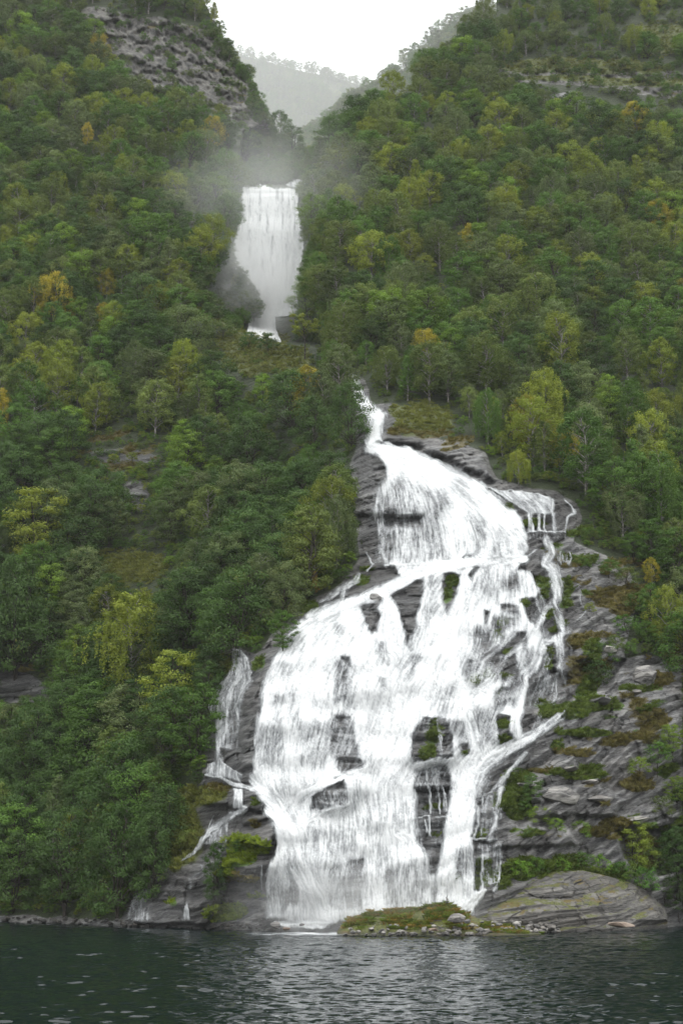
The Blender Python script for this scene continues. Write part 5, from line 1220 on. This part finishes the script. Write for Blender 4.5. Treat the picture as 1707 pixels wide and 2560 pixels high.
for pts, n_, lo, hi, cols in [
    (BANK, 420, .7, 1.6, ('green', 'grey-green', 'dark green')), ([(750, 470), (830, 470), (860, 860), (745, 860), (765, 620)], 420, .7, 1.7, ('green', 'grey-green', 'olive')),
    ([(500, 440), (605, 440), (600, 560), (590, 640), (500, 640)], 300, .8, 1.7, ('dark green', 'green')), ([(520, 760), (600, 830), (780, 870), (800, 920), (600, 930), (500, 850)], 70, .2, .5, ('olive', 'green')),
    (ROCKY[1], 46, .5, 1.2, ('green', 'olive', 'grey-green')), (pk([(140, 0), (500, 40), (640, 280), (600, 320), (420, 260), (260, 200), (120, 60)]), 210, .7, 1.5, ('green', 'grey-green', 'dark green')),
    (pk([(1050, 40), (1568, 0), (1700, 0), (1700, 260), (1100, 230)]), 560, .6, 1.6, ('green', 'olive', 'grey-green', 'dark green')), (pk([(600, 280), (720, 300), (720, 430), (560, 430)]), 300, .8, 2.0, ('grey-green', 'green')),
    (pk([(455, 20), (480, 20), (545, 110), (605, 200), (620, 300), (590, 300), (570, 210), (520, 135), (455, 60)]), 130, .9, 2.0, ('green', 'grey-green', 'dark green')),
    (pk([(180, 980), (400, 980), (400, 1200), (160, 1200)]), 120, .4, 1.0, ('olive', 'green', 'yellow-green'))]:
    q_ = np.array(pts); R_ = full.new().poly(pts, 1); k = 0
    while k < n_:
        x, y = rng.uniform(q_[:, 0].min(), q_[:, 0].max()), rng.uniform(q_[:, 1].min(), q_[:, 1].max()); k += .2
        if float(R_.at(x, y)) < .5 or float(hole.at(x, y)) > .3 or (y > 432 and float(fwb.at(x, y - 5)) > .4): continue
        k += .8; s = rng.uniform(lo, hi); up_.append(ground(x, y) - np.array([0, 0, .15])); ui.append(int(rng.integers(3))); ur.append((0, 0, rng.uniform(0, 6.3))); us_.append((s * 1.2, s * 1.2, s)); ut.append(np.array(PAL[cols[rng.integers(len(cols))]]) * TK * rng.uniform(.8, 1.1))
scatter('undergrowth', 'ferns and low shrubs covering the ground between the trees', up_, ui, ur, us_, ut, [p['joined'] for p in PROTO['bush']])
# tufts of moss, grass and heather
def tuft(seed, n, h, w):
    r = np.random.default_rng(seed); V, Fq = [], []
    for k in range(n):
        a = r.uniform(0, 6.28); b = r.uniform(0, w) ; x, y_ = b * math.cos(a), b * math.sin(a); hh = h * r.uniform(.5, 1.1); t = r.uniform(0, 6.28); ww = .018 + .02 * r.random()
        dx, dy = math.cos(t) * ww, math.sin(t) * ww; ox, oy = x * .7 + r.normal(0, .06), y_ * .7 + r.normal(0, .06); i0 = len(V)
        V += [(x - dx, y_ - dy, -.05), (x + dx, y_ + dy, -.05), (x + ox * .6 + dx * .8, y_ + oy * .6 + dy * .8, hh * .7), (x + ox * 1.4, y_ + oy * 1.4, hh)]; Fq.append((i0, i0 + 1, i0 + 2, i0 + 3))
    m = mesh_np('tuft', np.array(V), np.array(Fq), M_LEAF, False); attr(m, 'leafvar', r.random(len(V))); return m
TUFT = [tuft(1, 46, .22, .28), tuft(2, 50, .32, .30), tuft(3, 44, .42, .30)]
gp, gi_, gr_, gs, gt = [], [], [], [], []
MO, HE, GR = mo, he, gr
jj = rng.integers(0, ny, 420000); ix = rng.integers(0, nx, 420000)
cell = np.gradient(gx)[ix] * np.gradient(gy)[jj]
for j, i, cl in zip(jj, ix, cell):
    a, b, c = MO[j, i], HE[j, i], GR[j, i]; tot = max(a, b, c)
    if tot < .45 or hv[j, i] or under[j, i] or rng.random() > (tot - .3) * 1.2 * min(1, cl / 20): continue
    col = (.066, .092, .020) if a >= max(b, c) else (.100, .088, .032) if b > c else (.105, .115, .032)
    if a >= max(b, c) and j < ny and PX[j, i] < 700 and PY[j, i] > 2040: col = (.125, .165, .022)  # brighter moss tint on the left block paints in light on its upward slope
    gp.append(VV[j, i] + np.array([rng.uniform(-.12, .12), -.05, rng.uniform(-.12, .12)])); gi_.append(int(rng.integers(3))); gr_.append((rng.normal(-.25, .2), rng.normal(0, .25), rng.uniform(0, 6.3))); s = rng.uniform(.45, 1.05) if max(a, b) > c else rng.uniform(.6, 1.2)
    gs.append((s * 1.4, s * 1.3, s)); gt.append(np.array(col) * 1.7 * rng.uniform(.6, 1.25))
    if len(gp) >= 22000: break
for k in range(1500):                                  # and on the top of the spit
    i_ = rng.integers(0, SPIT.shape[1]); j_ = rng.integers(12, SPIT.shape[0] - 2)
    if vnoise(SPIT[j_, i_][None] * .5, 3)[0] < -.15 + .3 * (j_ < 22): continue
    gp.append(SPIT[j_, i_] + rng.normal(0, .08, 3)); gi_.append(int(rng.integers(3))); gr_.append((0, 0, rng.uniform(0, 6.3))); s = rng.uniform(.5, 1.1); gs.append((s * 1.2, s * 1.2, s * .8))
    gt.append(np.array([(.10, .115, .03), (.07, .10, .02), (.14, .10, .03)][rng.integers(3)]) * 1.7 * rng.uniform(.7, 1.3))
scatter('moss_and_grass', 'tufts of moss, grass and heather on the ledges', gp, gi_, gr_, gs, gt, TUFT)

# ------------------------------------------------------------------ air: thin haze over the whole place, mist in the valley and spray at the falls
def vol_mat(name, dens, col=(1, 1, 1), soft=False, nscale=.1, power=1.6):
    m = bpy.data.materials.new(name); m.use_nodes = True; t = m.node_tree; t.nodes.clear()
    out = t.nodes.new('ShaderNodeOutputMaterial'); pv = t.nodes.new('ShaderNodeVolumePrincipled')
    pv.inputs['Color'].default_value = (*col, 1); pv.inputs['Density'].default_value = dens; pv.inputs['Anisotropy'].default_value = 0.0
    if soft:
        tc = t.nodes.new('ShaderNodeTexCoord'); ln = t.nodes.new('ShaderNodeVectorMath'); ln.operation = 'LENGTH'; t.links.new(tc.outputs['Object'], ln.inputs[0])
        mr = t.nodes.new('ShaderNodeMapRange'); mr.inputs[1].default_value = 1.0; mr.inputs[2].default_value = 0.0; t.links.new(ln.outputs['Value'], mr.inputs[0])
        pw = t.nodes.new('ShaderNodeMath'); pw.operation = 'POWER'; t.links.new(mr.outputs[0], pw.inputs[0]); pw.inputs[1].default_value = power
        nz = t.nodes.new('ShaderNodeTexNoise'); nz.inputs['Scale'].default_value = nscale; nz.inputs['Detail'].default_value = 2.0
        ge = t.nodes.new('ShaderNodeNewGeometry'); t.links.new(ge.outputs['Position'], nz.inputs['Vector'])
        m2 = t.nodes.new('ShaderNodeMapRange'); m2.inputs[1].default_value = .3; m2.inputs[2].default_value = .7; m2.inputs[3].default_value = .25; m2.inputs[4].default_value = 1.6; t.links.new(nz.outputs[0], m2.inputs[0])
        mu = t.nodes.new('ShaderNodeMath'); mu.operation = 'MULTIPLY'; t.links.new(pw.outputs[0], mu.inputs[0]); t.links.new(m2.outputs[0], mu.inputs[1])
        mk = t.nodes.new('ShaderNodeMath'); mk.operation = 'MULTIPLY'; t.links.new(mu.outputs[0], mk.inputs[0]); mk.inputs[1].default_value = dens; t.links.new(mk.outputs[0], pv.inputs['Density'])
    t.links.new(pv.outputs[0], out.inputs['Volume']); return m
def ball(name, c, r, mat, label):
    bm = bmesh.new(); bmesh.ops.create_icosphere(bm, subdivisions=3, radius=1.0)
    m = bpy.data.meshes.new(name); bm.to_mesh(m); bm.free(); m.materials.append(mat)
    o = link(name, m); o.location = Vector(c); o.scale = r; tag(o, label, kind='stuff'); return o
bm = bmesh.new(); bmesh.ops.create_cube(bm, size=1.0)
m = bpy.data.meshes.new('haze'); bm.to_mesh(m); bm.free(); m.materials.append(vol_mat('thin_haze', .00008))
o = link('haze', m); o.scale = (2400, 2700, 1010); o.location = (0, 700, 1010 / 2 - 6.5); tag(o, 'thin even haze over the fjord and slopes', kind='stuff')
ball('valley_mist', (10, 1010, 480), (620, 560, 450), vol_mat('valley_mist', .0005), 'pale mist filling the valley behind the two slopes')
ball('spray_mist', world_at(np.array(610.), np.array(730.), 318.0), (15, 9, 18), vol_mat('left_spray', .26, soft=True, nscale=.14), 'spray drifting left of the upper waterfall foot')
ball('spray_mist', world_at(np.array(680.), np.array(620.), 324.0), (34, 24, 44), vol_mat('gorge_spray', .024, soft=True, nscale=.06, power=1.2), 'broad pale spray hanging in the gorge of the upper waterfall')
ball('spray_mist', world_at(np.array(900.), np.array(2270.), 156.5), (18, 4.5, 7), vol_mat('lower_spray', .16, soft=True, nscale=.5), 'low spray at the foot of the great fan')
